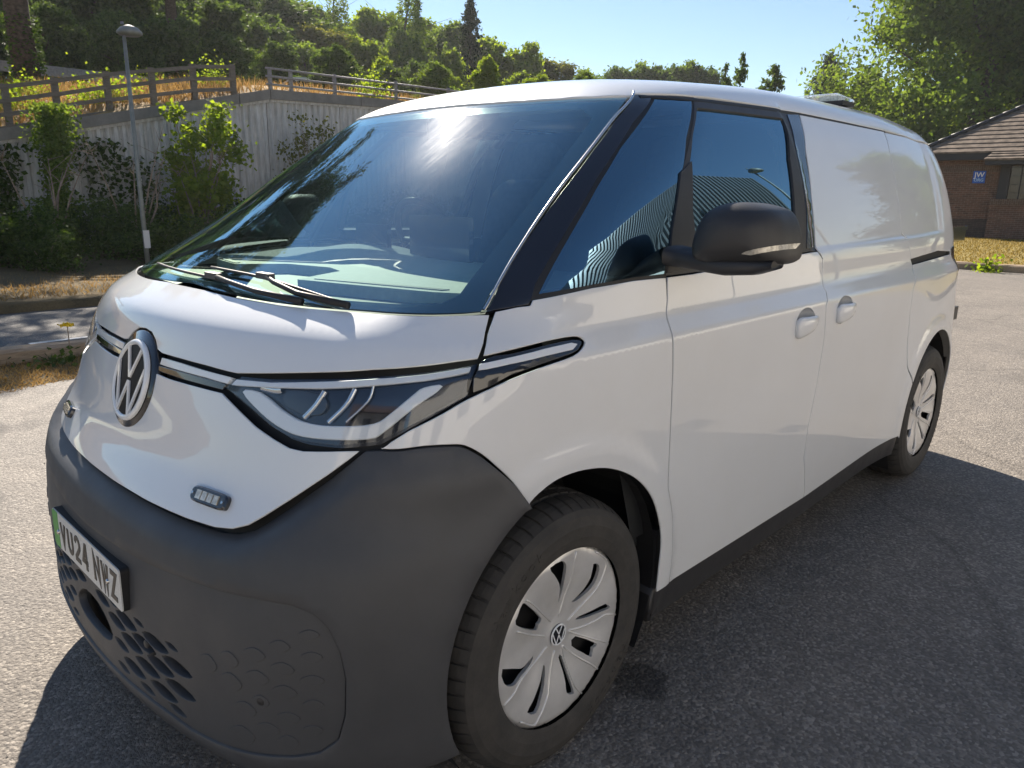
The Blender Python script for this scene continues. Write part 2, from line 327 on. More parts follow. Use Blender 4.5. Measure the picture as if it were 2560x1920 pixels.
 'doorglass':[(-0.804,0.757,1.746),(-1.08,0.755,1.754),(-1.435,0.75,1.762),(-1.351,0.824,1.615),(-1.309,0.881,1.435),(-1.291,0.9,1.355),(-1.275,0.91,1.304),(-0.58,0.907,1.32),(-0.598,0.88,1.44),(-0.627,0.85,1.541),(-0.713,0.804,1.656)],
 'roof_gut':[(-0.586,0.669,1.767),(-0.65,0.694,1.772),(-0.828,0.729,1.778),(-1.618,0.726,1.798),(-1.605,0.725,1.801),(-2.064,0.728,1.796),(-2.58,0.73,1.792),(-2.904,0.725,1.788),(-3.11,0.735,1.762)],
}
WHEEL={
 'o1':[(0.0581,0.2198),(0.0181,0.2226),(-0.0006,0.2088),(-0.0054,0.194),(-0.0047,0.1684),(-0.0046,0.1338),(0.0023,0.0976),(0.007,0.1344),(0.0171,0.1603),(0.043,0.1968)],
 'o2':[(-0.0555,0.0727),(-0.0902,0.0945),(-0.1126,0.1264),(-0.1165,0.1652),(-0.1389,0.1528),(-0.1459,0.1347),(-0.1363,0.0998),(-0.1095,0.0782),(-0.0815,0.0711)],
 'o3':[(-0.0795,0.0095),(-0.0932,0.0131),(-0.1329,0.0159),(-0.1797,0.019),(-0.2023,-0.0003),(-0.1871,0.0006),(-0.1455,0.0023),(-0.1052,0.0041)],
 'o4':[(-0.0625,-0.0634),(-0.0766,-0.0437),(-0.149,-0.0917),(-0.1342,-0.0967),(-0.1282,-0.1204),(-0.1019,-0.0986)],
 'o5':[(-0.0114,-0.0762),(-0.0218,-0.079),(-0.0337,-0.1279),(-0.0436,-0.1662),(-0.051,-0.1954),(-0.025,-0.1805),(-0.0236,-0.1523),(-0.0196,-0.1171)],
 'o6':[(0.132,-0.154),(0.111,-0.1362),(0.0745,-0.1026),(0.0526,-0.069),(0.0483,-0.0856),(0.0575,-0.1198),(0.0765,-0.1468),(0.1012,-0.1725)],
 'o7':[(0.2208,0.0117),(0.1552,-0.0202),(0.1266,-0.0214),(0.0975,-0.0185),(0.1089,-0.035),(0.1549,-0.0385),(0.1774,-0.0483),(0.1996,-0.042),(0.2188,-0.0233)],
 'o8':[(0.181,0.1185),(0.1743,0.1373),(0.1547,0.16),(0.1312,0.1408),(0.0689,0.0753),(0.0855,0.0688),(0.087,0.0528),(0.1376,0.0846)],
 'r1':[(-0.0462,0.2453),(-0.0392,0.1544),(-0.0258,0.1029),(-0.0069,0.0474)],
 'r2':[(-0.1241,0.1982),(-0.1777,0.1554),(-0.1756,0.1222),(-0.1502,0.0813),(-0.107,0.0479),(-0.0452,0.0168)],
 'r3':[(-0.2487,-0.0445),(-0.1882,-0.0178),(-0.1528,-0.0226),(-0.1012,-0.0252),(-0.0482,-0.0133)],
 'r4':[(-0.0484,-0.0155),(-0.0793,-0.0362),(-0.2105,-0.1185),(-0.208,-0.1425),(-0.1672,-0.1768),(-0.1308,-0.1477),(-0.0674,-0.0926),(-0.0237,-0.0453)],
 'r5':[(-0.0237,-0.0453),(-0.0353,-0.0995),(-0.0579,-0.1773),(-0.1012,-0.2286)],
 'r6':[(0.0065,-0.0473),(0.0309,-0.1212),(0.048,-0.162),(0.0913,-0.201),(0.1091,-0.2077),(0.1583,-0.1689)],
 'r7':[(0.0375,-0.021),(0.0853,-0.0435),(0.1549,-0.0548),(0.1777,-0.0745),(0.2276,-0.0941)],
 'r8':[(0.1443,0.1653),(0.1148,0.1412),(0.0253,0.0475)],
 'r9':[(0.0456,0.0127),(0.1007,0.0431),(0.1768,0.0963)],
}
GRILLE={
 'g1':[(-0.015,0.436),(0.007,0.443),(0.058,0.442),(0.064,0.432),(0.046,0.429)],
 'g2':[(0.034,0.457),(0.064,0.467),(0.09,0.469),(0.14,0.45),(0.109,0.439),(0.066,0.438)],
 'g3':[(0.133,0.475),(0.183,0.47),(0.15,0.457)],
 'g4':[(0.117,0.43),(0.146,0.438),(0.194,0.433),(0.22,0.42),(0.193,0.41),(0.152,0.412)],
 'g5':[(0.176,0.455),(0.203,0.465),(0.235,0.466),(0.281,0.445),(0.256,0.436),(0.216,0.435)],
 'g6':[(0.264,0.471),(0.295,0.474),(0.324,0.467),(0.296,0.459)],
 'g7':[(0.178,0.392),(0.206,0.386),(0.24,0.378),(0.236,0.365),(0.175,0.339)],
 'g8':[(0.196,0.401),(0.225,0.412),(0.265,0.411),(0.298,0.392),(0.269,0.38),(0.24,0.387)],
 'g9':[(0.252,0.425),(0.286,0.437),(0.32,0.44),(0.358,0.423),(0.356,0.414),(0.325,0.403),(0.291,0.415)],
 'g10':[(0.314,0.452),(0.352,0.464),(0.38,0.461),(0.423,0.444),(0.391,0.431),(0.353,0.434)],
 'g11':[(0.411,0.47),(0.438,0.473),(0.477,0.471),(0.447,0.46)],
 'g12':[(0.103,0.302),(0.14,0.317),(0.167,0.317),(0.18,0.295),(0.145,0.294)],
 'g13':[(0.195,0.337),(0.233,0.352),(0.267,0.353),(0.297,0.331),(0.288,0.318),(0.238,0.299),(0.201,0.305)],
 'g14':[(0.27,0.37),(0.31,0.384),(0.339,0.381),(0.372,0.361),(0.335,0.345),(0.303,0.348)],
 'g15':[(0.331,0.396),(0.366,0.407),(0.398,0.406),(0.436,0.388),(0.403,0.374),(0.367,0.383)],
 'g16':[(0.394,0.421),(0.428,0.433),(0.457,0.433),(0.498,0.423),(0.505,0.416),(0.467,0.401),(0.429,0.405)],
 'g17':[(0.258,0.292),(0.288,0.306),(0.306,0.304),(0.316,0.287),(0.288,0.284)],
 'g18':[(0.327,0.331),(0.36,0.344),(0.393,0.346),(0.431,0.325),(0.424,0.314),(0.384,0.297),(0.347,0.305)],
 'g19':[(0.407,0.364),(0.439,0.378),(0.469,0.382),(0.514,0.365),(0.511,0.357),(0.477,0.342),(0.444,0.348)],
 'g20':[(0.403,0.29),(0.432,0.303),(0.451,0.304),(0.464,0.287),(0.433,0.288)],
 'big':[(0.002,0.426),(0.036,0.429),(0.123,0.429),(0.172,0.4),(0.171,0.36),(0.117,0.336),(0.064,0.331),(0.024,0.35),(-0.006,0.378)],
}
LEAFMARKS=[(0.805,0.601,0.048,0.02),(0.756,0.57,0.058,0.026),(0.704,0.54,0.075,0.03),(0.64,0.509,0.081,0.037),(0.575,0.477,0.085,0.042),(0.809,0.552,0.051,0.022),(0.76,0.519,0.066,0.029),(0.708,0.487,0.078,0.033),(0.809,0.498,0.054,0.023),(0.761,0.464,0.069,0.032),(0.711,0.43,0.054,0.03),(0.807,0.438,0.049,0.025),(0.763,0.401,0.064,0.027),(0.801,0.374,0.047,0.024),(0.757,0.338,0.057,0.034),(0.658,0.328,0.093,0.045),(0.642,0.456,0.089,0.042),(0.673,0.399,0.081,0.037),(0.72,0.363,0.071,0.031)]
# ------------------------------------------------------------------ van body surface (metres; x forward, y to the van's left, origin under the front axle)
def pchip(xk, yk):
    xk = np.array(xk, float); yk = np.array(yk, float); h = np.diff(xk); d = np.diff(yk) / h
    m = np.zeros(len(xk)); m[0] = d[0]; m[-1] = d[-1]
    for i in range(1, len(xk) - 1):
        if d[i - 1] * d[i] > 0:
            w1 = 2 * h[i] + h[i - 1]; w2 = h[i] + 2 * h[i - 1]; m[i] = (w1 + w2) / (w1 / d[i - 1] + w2 / d[i])
    def fn(x):
        x = np.asarray(x, float); i = np.clip(np.searchsorted(xk, x) - 1, 0, len(h) - 1); t = (x - xk[i]) / h[i]
        r = (2 * t**3 - 3 * t**2 + 1) * yk[i] + (t**3 - 2 * t**2 + t) * h[i] * m[i] + (-2 * t**3 + 3 * t**2) * yk[i + 1] + (t**3 - t**2) * h[i] * m[i + 1]
        r = np.where(x < xk[0], yk[0] + m[0] * (x - xk[0]), r); return np.where(x > xk[-1], yk[-1] + m[-1] * (x - xk[-1]), r)
    return fn
def smax(a, b, k):
    h = np.maximum(k - np.abs(a - b), 0) / k; return np.maximum(a, b) + h * h * k * .25
def sstep(a, b, x):
    t = np.clip((x - a) / (b - a), 0, 1); return t * t * (3 - 2 * t)
ARCH_F = (0.0, .405, .420); ARCH_R = (-2.955, .385, .432)
class Body:
    F = staticmethod(pchip([.18, .30, .45, .58, .72, .86, .98, 1.08, 1.16, 1.24, 1.36, 1.52, 1.70, 1.85], [.79, .815, .812, .803, .7757, .6997, .6599, .6273, .5948, .4752, .2504, -.0159, -.3144, -.5452]))
    c = staticmethod(pchip([.3, .6, .85, 1.05, 1.25, 1.8], [.135, .1199, .1284, .1412, .2099, .1287]))
    w = staticmethod(pchip([.20, .30, .45, .65, .90, 1.10, 1.135, 1.165, 1.27, 1.31, 1.50, 1.70, 1.80], [.945, .960, .968, .972, .970, .963, .9454, .9281, .9155, .909, .8629, .787, .7256]))
    zr = staticmethod(pchip([-3.9, -3.3, -2.5, -1.6, -1.0, -.5, .2], [1.7956, 1.8681, 1.9118, 1.9049, 1.873, 1.8354, 1.7365]))
    R = staticmethod(pchip([.25, .6, .9, 1.2, 1.5, 1.8], [-3.7437, -3.8216, -3.8257, -3.8066, -3.7321, -3.5783]))
    k = staticmethod(pchip([.3, .7, 1.05, 1.3, 1.8], [.2993, .3002, .2711, .1926, .2144]))
    def side(s, x, z):
        y = s.w(z) - .0483 * np.clip(x + .3, 0, 3)**2 - .03 * np.clip(-x - 2.4, 0, 3)**2
        rf = np.hypot(x - ARCH_F[0], z - ARCH_F[1]); rr = np.hypot(x - ARCH_R[0], z - ARCH_R[1])
        y = y + .008 * sstep(.515, .455, rf) + .008 * sstep(.53, .465, rr) + .020 * np.exp(-((rr - .43) / .2)**2)
        zc = 1.303 + .021 * (-x - 1.47) / 1.55          # recessed blank panels where windows would be
        y = y - .013 * sstep(zc - .024, zc, z) * sstep(-1.40, -1.46, x) * sstep(-3.17, -3.05, x) * sstep(1.83, 1.78, z)
        return y
    def f(s, p):
        x, y, z = p[..., 0], np.abs(p[..., 1]), p[..., 2]
        fs = y - s.side(x, z); e = 1e-3; Fz = s.F(z); dF = (s.F(z + e) - Fz) / e; yy = y / .8
        ff = (x - (Fz - s.c(z) * np.power(yy + 1e-9, 2.3))) / np.sqrt(1 + dF * dF)
        fr = s.R(z) + .16 * yy**2.4 - x; ft = z - (s.zr(x) - .0344 * (y / .7)**2.2)
        return smax(smax(smax(fs, ff, np.clip(s.k(z), .03, .6)), fr, .28), ft, .0812)
    def normal(s, p):
        e = 1.5e-3; g = np.stack([s.f(p + np.eye(3)[i] * e) - s.f(p - np.eye(3)[i] * e) for i in range(3)], -1)
        return g / (np.linalg.norm(g, axis=-1, keepdims=True) + 1e-12)
BODY = Body()
def bisect(mk, lo, hi):
    lo = lo.copy(); hi = hi.copy()
    for _ in range(34):
        m = (lo + hi) / 2; ins = BODY.f(mk(m)) < 0; lo = np.where(ins, m, lo); hi = np.where(ins, hi, m)
    return mk((lo + hi) / 2)
class Side:
    sx = 1
    def inv(s, P): P = np.asarray(P, float); return np.stack([P[:, 0], P[:, 2]], 1)
    def fwd(s, q):
        n = len(q); return bisect(lambda t: np.stack([q[:, 0], t, q[:, 1]], 1), np.full(n, .05), np.full(n, 1.3))
class Cyl:
    def __init__(s, xa, R=.9): s.xa = xa; s.R = R
    def inv(s, P): P = np.asarray(P, float); return np.stack([np.arctan2(P[:, 1], P[:, 0] - s.xa) * s.R, P[:, 2]], 1)
    def fwd(s, q):
        a = q[:, 0] / s.R; n = len(q)
        return bisect(lambda t: np.stack([s.xa + t * np.cos(a), t * np.sin(a), q[:, 1]], 1), np.full(n, .02), np.full(n, 2.2))
class Front:
    def inv(s, P): P = np.asarray(P, float); return np.stack([P[:, 1], P[:, 2]], 1)
    def fwd(s, q):
        n = len(q); return bisect(lambda t: np.stack([t, q[:, 0], q[:, 1]], 1), np.full(n, -1.6), np.full(n, 1.3))
class Roll:
    z0 = 1.45; R = .7
    def inv(s, P): P = np.asarray(P, float); return np.stack([P[:, 0], np.arctan2(P[:, 1], P[:, 2] - s.z0) * s.R], 1)
    def fwd(s, q):
        a = q[:, 1] / s.R; n = len(q)
        return bisect(lambda t: np.stack([q[:, 0], t * np.sin(a), s.z0 + t * np.cos(a)], 1), np.full(n, .02), np.full(n, 1.5))
SIDE, FRONT, ROLL, NOSE = Side(), Front(), Roll(), Cyl(-.3)

def cdt(poly, holes, sp, extra_rows=()):
    loops = [densify(poly, sp)] + [densify(h, sp * .6) for h in holes]
    lo = loops[0].min(0); hi = loops[0].max(0)
    us = np.arange(lo[0], hi[0], sp); vs = list(np.arange(lo[1], hi[1], sp)) + [r for r in extra_rows if lo[1] < r < hi[1]]
    g = np.array([(u + (sp * .5 if i % 2 else 0), v) for i, v in enumerate(sorted(vs)) for u in us])
    keep = inside(loops[0], g)
    for h in loops[1:]: keep &= ~inside(h, g)
    g = g[keep]
    if len(g):
        d = np.min([dist_to_poly(L, g) for L in loops], 0); g = g[d > sp * .35]
    vt = []; ed = []
    for L in loops:
        b = len(vt); n = len(L); vt += [tuple(p) for p in L]; ed += [(b + i, b + (i + 1) % n) for i in range(n)]
    vt += [tuple(p) for p in g]
    r = delaunay_2d_cdt([Vector((float(a), float(b))) for a, b in vt], ed, [], 0, 1e-7)
    V = np.array([(p.x, p.y) for p in r[0]]); T = np.array([t for t in r[2] if len(t) == 3])
    cen = V[T].mean(1); k = inside(loops[0], cen)
    for h in loops[1:]: k &= ~inside(h, cen)
    T = T[k]; a = V[T]; area = (a[:, 1, 0] - a[:, 0, 0]) * (a[:, 2, 1] - a[:, 0, 1]) - (a[:, 2, 0] - a[:, 0, 0]) * (a[:, 1, 1] - a[:, 0, 1])
    T = T[np.abs(area) > 1e-10]; area = area[np.abs(area) > 1e-10]
    T[area < 0] = T[area < 0][:, ::-1]
    return V, T
CREASE = list(np.arange(1.09, 1.185, .009)) + list(np.arange(1.265, 1.335, .009))
def panel(name, curve, mp, mat, parent, off=0., gap=.003, thick=.005, sp=.03, holes=(), edge=.0016, offf=None, curve2d=None, holes2d=None, rows=CREASE, flat_normals=False):
    poly = curve2d if curve2d is not None else mp.inv(curve)
    poly = inset_poly(poly, gap) if gap else np.array(poly)
    H = list(holes2d) if holes2d is not None else [mp.inv(h) for h in holes]
    V, T = cdt(poly, H, sp, rows)
    used = np.unique(T); rm = -np.ones(len(V), int); rm[used] = np.arange(len(used)); V = V[used]; T = rm[T]
    P = mp.fwd(V); N = BODY.normal(P)
    o_ = np.full(len(P), off) + (offf(V) if offf is not None else 0)
    P = P + N * o_[:, None]
    # outward orientation of faces
    fn = np.cross(P[T[:, 1]] - P[T[:, 0]], P[T[:, 2]] - P[T[:, 0]])
    if (fn * N[T].mean(1)).sum() < 0: T = T[:, ::-1]
    faces = [tuple(t) for t in T]; verts = [tuple(p) for p in P]; nor = [tuple(n) for n in N]
    if thick:
        cnt = {}
        for t in T:
            for a, b in ((t[0], t[1]), (t[1], t[2]), (t[2], t[0])):
                cnt[(a, b)] = cnt.get((a, b), 0) + 1
        bd = [(a, b) for (a, b) in cnt if (b, a) not in cnt]
        tan = {}
        for a, b in bd:
            for i in (a, b):
                d = np.cross(P[b] - P[a], N[i]); ln = np.linalg.norm(d)
                tan[i] = tan.get(i, np.zeros(3)) + d / (ln + 1e-12)
        r1 = {}; r2 = {}
        for i, t in tan.items():
            t = t / (np.linalg.norm(t) + 1e-12)
            r1[i] = len(verts); verts.append(tuple(P[i] + t * edge - N[i] * edge)); nn = N[i] * .35 + t; nor.append(tuple(nn / np.linalg.norm(nn)))
            r2[i] = len(verts); verts.append(tuple(P[i] + t * edge - N[i] * thick)); nor.append(tuple(t))
        for a, b in bd:
            faces.append((b, a, r1[a], r1[b])); faces.append((r1[b], r1[a], r2[a], r2[b]))
    return mesh_obj(name, verts, faces, mat, parent, True, None if (offf is not None or flat_normals) else nor)
def both(o):
    c = dup(o, o.parent); c.scale = (1, -1, 1); return c
def curve(*names): return np.concatenate([np.array(CURVES[n.lstrip('-')], float)[::-1 if n[0] == '-' else 1] for n in names])
def sym(half):
    """half outline from the centre line out and back, closed by its mirror image"""
    h = np.array([p for p in half], float)
    h = np.array([p for p in h if p[1] >= 0.004]); a = h[0].copy(); b = h[-1].copy(); a[1] = 0; b[1] = 0
    full = [a] + list(h) + [b] + [p * np.array([1, -1, 1]) for p in h[::-1]]
    return np.array(full)
def strip(mp, pts, width, off, mat, name, parent, height=.004):
    """a raised moulding that follows the body along 3-D points"""
    q = mp.inv(smooth_poly(pts, 4, False)); P = mp.fwd(q); N = BODY.normal(P); v = []; f = []
    for i in range(len(P)):
        t = P[min(i + 1, len(P) - 1)] - P[max(i - 1, 0)]; t /= np.linalg.norm(t); s = np.cross(N[i], t)
        for a, h in ((-.5, 0), (-.34, height), (.34, height), (.5, 0)): v.append(P[i] + s * a * width + N[i] * (off + h))
    for i in range(len(P) - 1):
        for k in range(3): a = i * 4 + k; f.append((a, a + 1, a + 5, a + 4))
    return mesh_obj(name, v, f, mat, parent, True)
def arch_pts(c, a0, a1, n=20): return [(c[0] + c[2] * math.cos(a), .97, c[1] + c[2] * math.sin(a)) for a in np.linspace(math.radians(a0), math.radians(a1), n)]

VAN = thing('delivery_van', 'large white electric panel van with grey bumper parked across the foreground', 'van')

# ---- hood, nose, bumper
hood_side = np.array(CURVES['hood_side'])[[0, 1, 3, 4]]
hf = np.array(CURVES['hood_front'])
hf = np.concatenate([[(.613, .004, 1.122), (.613, .045, 1.118), (.617, .078, 1.102), (.622, .100, 1.082)], hf[4:]])
hood = panel('hood', sym(np.concatenate([hf, hood_side[1:], CURVES['hood_top'][1:]])), NOSE, MAT['white'], VAN, sp=.022, gap=.004)
nt = np.array(CURVES['nose_top']); nt = np.delete(nt, 5, 0)
nose_half = np.concatenate([[(.655, .03, .98)], [(.645, .104, 1.0)], nt[1:], CURVES['nose_bot'][1:]])
# badge recess: nose panel runs under the badge
nose_half = np.concatenate([[(.643, .004, 1.03)], nt[1:], CURVES['nose_bot'][1:]])
nose_poly = sym(nose_half)
nose = panel('nose_panel', nose_poly, NOSE, MAT['white'], VAN, sp=.025, gap=.006)
nose2d = NOSE.inv(nose_poly)
bt = smooth_poly(CURVES['bump_top'], 3, False); nb = np.array([p for p in CURVES['nose_bot'] if p[1] > 0])
af = np.array(arch_pts(ARCH_F, 68, -26, 22)); af = af[af[:, 0] > .16]
bump_half = np.concatenate([nb[::-1], [(.490, .818, .962)], bt, af, [(.45, .915, .222), (.60, .80, .222), (.72, .66, .225), (.78, .40, .228), (.805, .2, .23), (.81, .005, .23)]])
ins = np.array([p for p in CURVES['insert'] if p[1] > 0]); ins_half = np.concatenate([[(.797, .004, .629)], ins, [(.812, .004, .262)]])
ins_poly = sym(ins_half); ins2d = NOSE.inv(ins_poly)
def bump_ledge(V):
    d = dist_to_poly(nose2d, V); below = sstep(.0, .05, d); m_ = sstep(.97, .88, V[:, 1]) * sstep(1.16, 1.02, np.abs(V[:, 0])); return m_ * (.036 * sstep(.004, .045, d) - .020) - .004 * (1 - m_)
bumper = panel('front_bumper', sym(bump_half), NOSE, MAT['plastic'], VAN, sp=.022, gap=.004, holes2d=[ins2d], offf=bump_ledge, thick=.02)
GR2 = [np.array([(-.135, .372), (-.115, .345), (-.06, .331), (.06, .331), (.115, .345), (.135, .372), (.10, .405), (.045, .428), (-.045, .428), (-.10, .405)])]
CELLS = [(.228, .450, 1), (.369, .448, 1), (.170, .424, .9), (.313, .422, 1), (.454, .419, 1), (.249, .397, 1), (.384, .392, 1), (.188, .366, .72), (.321, .362, 1), (.458, .360, 1), (.250, .328, 1), (.387, .325, 1), (.185, .300, .6), (.310, .297, .62), (.437, .297, .62), (.155, .4695, .42), (.297, .472, .45), (.440, .466, .45), (.084, .4535, .85)]
for cy, cz, k in CELLS:
    d = np.array([(cy - .061 * k, cz + .004), (cy - .022 * k, cz + .0185 * k), (cy + .022 * k, cz + .0150 * k), (cy + .061 * k, cz - .004), (cy + .022 * k, cz - .0185 * k), (cy - .022 * k, cz - .0150 * k)])
    GR2.append(d); GR2.append(d[::-1] * np.array([-1, 1]))
def yz_to_nose(g):
    P = FRONT.fwd(np.array(g)); return NOSE.inv(P)
grille_holes = [yz_to_nose(smooth_poly(np.array(g), 2)) for g in GR2]
insert = panel('lower_grille', None, NOSE, MAT['plastic'], VAN, sp=.02, gap=.003, curve2d=ins2d, holes2d=grille_holes, thick=.020, off=.010, edge=.0015)
panel('grille_backing', None, NOSE, MAT['black'], insert, off=-.030, gap=-.02, curve2d=ins2d, thick=0, sp=.04)
for (y, z, wd, ht) in LEAFMARKS:
    if y < .55: continue
    c2 = yz_to_nose([(y - wd * .36, z), (y, z - ht * .5), (y + wd * .30, z), (y, z + ht * .5)])
    m = panel('embossed_leaf', None, NOSE, MAT['plastic'], insert, off=.0122, gap=0, curve2d=smooth_poly(c2, 3), thick=.003, sp=.03, edge=.0012); both(m)
# parking sensors
def disc_on(mp, p3, r, off, mat, name, parent, h=.004, seg=20):
    q = mp.inv([p3]); P = mp.fwd(q)[0]; N = BODY.normal(P[None])[0]; M = Vector(N).to_track_quat('Z', 'Y').to_matrix()
    v, f = lathe([(0, h), (r * .85, h), (r, h * .4), (r, -.01)], seg)
    return mesh_obj(name, [M @ Vector(a) + Vector(P + N * off) for a in v], f, mat, parent)
for yy, zz in ((.328, .428), (.71, .43)):
    for s in (1, -1):
        Pq = FRONT.fwd(np.array([(yy, zz)]))[0]; o = disc_on(NOSE, Pq, .011, .008, MAT['plastic_dark'], 'parking_sensor', VAN)
        if s < 0: o.scale = (1, -1, 1)
# ---- black shell behind the shut lines
panel('front_shell', sym([(.6, .005, 1.19), (.5, .35, 1.19), (.4, .70, 1.19), (.19, .865, 1.185), (.19, .93, 1.0), (.30, .93, .85), (.5, .8, .45), (.6, .75, .27), (.78, .2, .25), (.78, .005, .25)]), NOSE, MAT['black'], VAN, off=-.030, gap=0, thick=0, sp=.04)
# ---- lights
lens = np.array(CURVES['lens']); hl = thing  # noqa
lamp = panel('headlamp_bowl', inset_poly(NOSE.inv(lens), -.004) if False else lens, NOSE, MAT['lamp_back'], VAN, off=-.024, gap=-.006, thick=0, sp=.025)
lamp.name = 'headlamp'
HEAD = [lamp]
panel('light_guide', smooth_poly(CURVES['drl_u'], 3), NOSE, MAT['drl'], lamp, off=-.010, gap=.001, thick=.010, sp=.02, edge=.003)
panel('day_light_bar', CURVES['drl_top'], NOSE, MAT['drl'], lamp, off=-.007, gap=.001, thick=.008, sp=.02, edge=.002)
panel('lens', lens, NOSE, MAT['lens_glass'], lamp, off=-.002, gap=.002, thick=.006, sp=.02)
def lamp_fin(pts, wd, off):
    return strip(NOSE, pts, wd, off, MAT['lampmetal'], 'reflector_fin', lamp, .006)
lamp_fin([(.53, .70, 1.075), (.545, .69, 1.045), (.56, .665, 1.015)], .013, -.020)
lamp_fin([(.49, .76, 1.085), (.505, .75, 1.05), (.53, .72, 1.012)], .011, -.020)
lamp_fin([(.46, .79, 1.092), (.47, .785, 1.06), (.50, .75, 1.016)], .005, -.018)
strip(NOSE, [(.575, .52, 1.062), (.56, .56, 1.062), (.555, .575, 1.066)], .02, -.020, MAT['lampmetal'], 'reflector_fin', lamp, .004)
panel('projector', smooth_poly([(.56, .60, 1.035), (.545, .655, 1.022), (.53, .70, 1.03), (.525, .70, 1.06), (.545, .64, 1.068), (.56, .60, 1.06)], 3), NOSE, MAT['gloss_black'], lamp, off=-.016, gap=0, thick=.006, sp=.02)
def mirror_tree(o):
    c = dup(o, o.parent); c.scale = (1, -1, 1)
    for g in list(o.children): dup(g, c)
    return c
mirror_tree(lamp)
bl = panel('side_marker', smooth_poly(CURVES['blinker'], 2), NOSE, MAT['gloss_black'], VAN, off=-.002, gap=.002, sp=.02)
panel('marker_strip', CURVES['blink_strip'], NOSE, MAT['drl'], bl, off=.0004, gap=.001, thick=.004, sp=.02)
mirror_tree(bl)
both(panel('nose_light_bar', CURVES['nose_strip'], NOSE, MAT['drl'], VAN, off=-.003, gap=0, thick=.012, sp=.02))
both(panel('nose_trim_bar', CURVES['nose_strip_low'], NOSE, MAT['gloss_black'], VAN, off=-.002, gap=0, thick=.012, sp=.02))

# ---- side panels
fender_c = np.concatenate([CURVES['fen_top'], CURVES['fseam'][1:], smooth_poly(CURVES['arch_f'][::-1], 4, False), smooth_poly(CURVES['bump_top'][::-1], 3, False)[1:], smooth_poly(CURVES['fen_lamp'][1:], 3, False), hood_side[1:3]])
FEN = Cyl(-.6)
both(panel('front_wing', fender_c, FEN, MAT['white'], VAN, sp=.022, gap=.0042))
def ell(mp, c, a, b, n=24, tilt=0):
    q = mp.inv([c])[0]; return np.array([(q[0] + a * math.cos(t) * math.cos(tilt) - b * math.sin(t) * math.sin(tilt), q[1] + a * math.cos(t) * math.sin(tilt) + b * math.sin(t) * math.cos(tilt)) for t in np.linspace(0, 2 * math.pi, n, endpoint=False)])
hf_c = (-1.290, .966, 1.048); hr_c = (-1.655, .965, 1.060)
door_c = np.concatenate([CURVES['door_top'], CURVES['rseam'][1:], np.array(CURVES['fseam'])[::-1][:-1]])
door = panel('front_door', door_c, SIDE, MAT['white'], VAN, sp=.024, gap=.0042, holes2d=[ell(SIDE, hf_c, .083, .052)])
ar = np.array(arch_pts(ARCH_R, -8, 30, 12))
slide_c = np.concatenate([CURVES['sl_top'], CURVES['sl_rear'][1:-2], [(-2.50, .97, .70)], ar[::-1], [(-2.50, .963, .345), (-1.474, .961, .318)], np.array(CURVES['rseam'])[::-1][1:], np.array(CURVES['sl_front'])[::-1][:-1]])
slide = panel('sliding_door', slide_c, SIDE, MAT['white'], VAN, sp=.024, gap=.0042, holes2d=[ell(SIDE, hr_c, .083, .052)])
def cup(c, parent):
    """scooped recess with a bridging grip"""
    n, m = 24, 8; v = []; f = []
    for j in range(m + 1):
        r = j / m
        for k in range(n):
            a = 2 * math.pi * k / n; q = np.array([[c[0] + .0845 * r * math.cos(a), c[2] + .0535 * r * math.sin(a)]])
            P = SIDE.fwd(q)[0]; P[1] -= .056 * (1 - r**2.6) + .001; v.append(P)
    for j in range(m):
        for k in range(n): a = j * n + k; b = j * n + (k + 1) % n; f.append((a, a + n, b + n, b))
    mesh_obj('handle_recess', v, f, MAT['white'], parent)
    v = []; f = []; ns = 17
    for i in range(ns):
        t = i / (ns - 1); x = c[0] + .084 - .182 * t; lift = .030 * math.sin(math.pi * min(1, .06 + t * .94))**.6 - .006
        hgt = (.030 * (1 - t)**.8 + .0115) * (1 if t > .08 else .6 + 5 * t) * (1 if t < .93 else .55); zc = c[2] - .016 + .020 * t; P = SIDE.fwd(np.array([[x, zc]]))[0]
        for a in np.linspace(0, 2 * math.pi, 12, endpoint=False):
            ca, sa_ = math.cos(a), math.sin(a); v.append((x, P[1] + lift - .004 + .010 * math.copysign(abs(ca)**.7, ca), zc + hgt * math.copysign(abs(sa_)**.8, sa_)))
    for i in range(ns - 1):
        for k in range(12): a = i * 12 + k; b = i * 12 + (k + 1) % 12; f.append((a, b, b + 12, a + 12))
    f += [tuple(range(12))[::-1], tuple(range((ns - 1) * 12, ns * 12))]
    mesh_obj('door_handle', v, f, MAT['white'], parent)
cup(hf_c, door); cup(hr_c, slide)
mirror_tree(door); mirror_tree(slide)
TAIL = Cyl(-2.4)
ar2 = np.array(arch_pts(ARCH_R, 30, 176, 36))
sr = np.array(CURVES['sl_rear'])
quarter_c = np.concatenate([[(-2.561, .734, 1.785), (-2.9, .726, 1.782), (-3.15, .72, 1.765), (-3.35, .70, 1.745), (-3.52, .62, 1.73), (-3.58, .5, 1.73), (-3.74, .52, 1.30), (-3.74, .52, .9), (-3.72, .52, .40), (-3.60, .80, .36), (-3.42, .94, .36)], ar2[::-1], [(-2.50, .97, .70)], sr[:-2][::-1][:-1]])
rail = np.array([(-2.545, .922, 1.205), (-3.02, .908, 1.222), (-3.30, .898, 1.205), (-3.30, .898, 1.187), (-2.56, .926, 1.172)])
quarter = panel('rear_quarter', quarter_c, TAIL, MAT['white'], VAN, sp=.026, gap=.0042, holes2d=[TAIL.inv(rail)])
panel('door_track', rail, TAIL, MAT['black'], quarter, off=-.02, gap=-.006, thick=0, sp=.03)
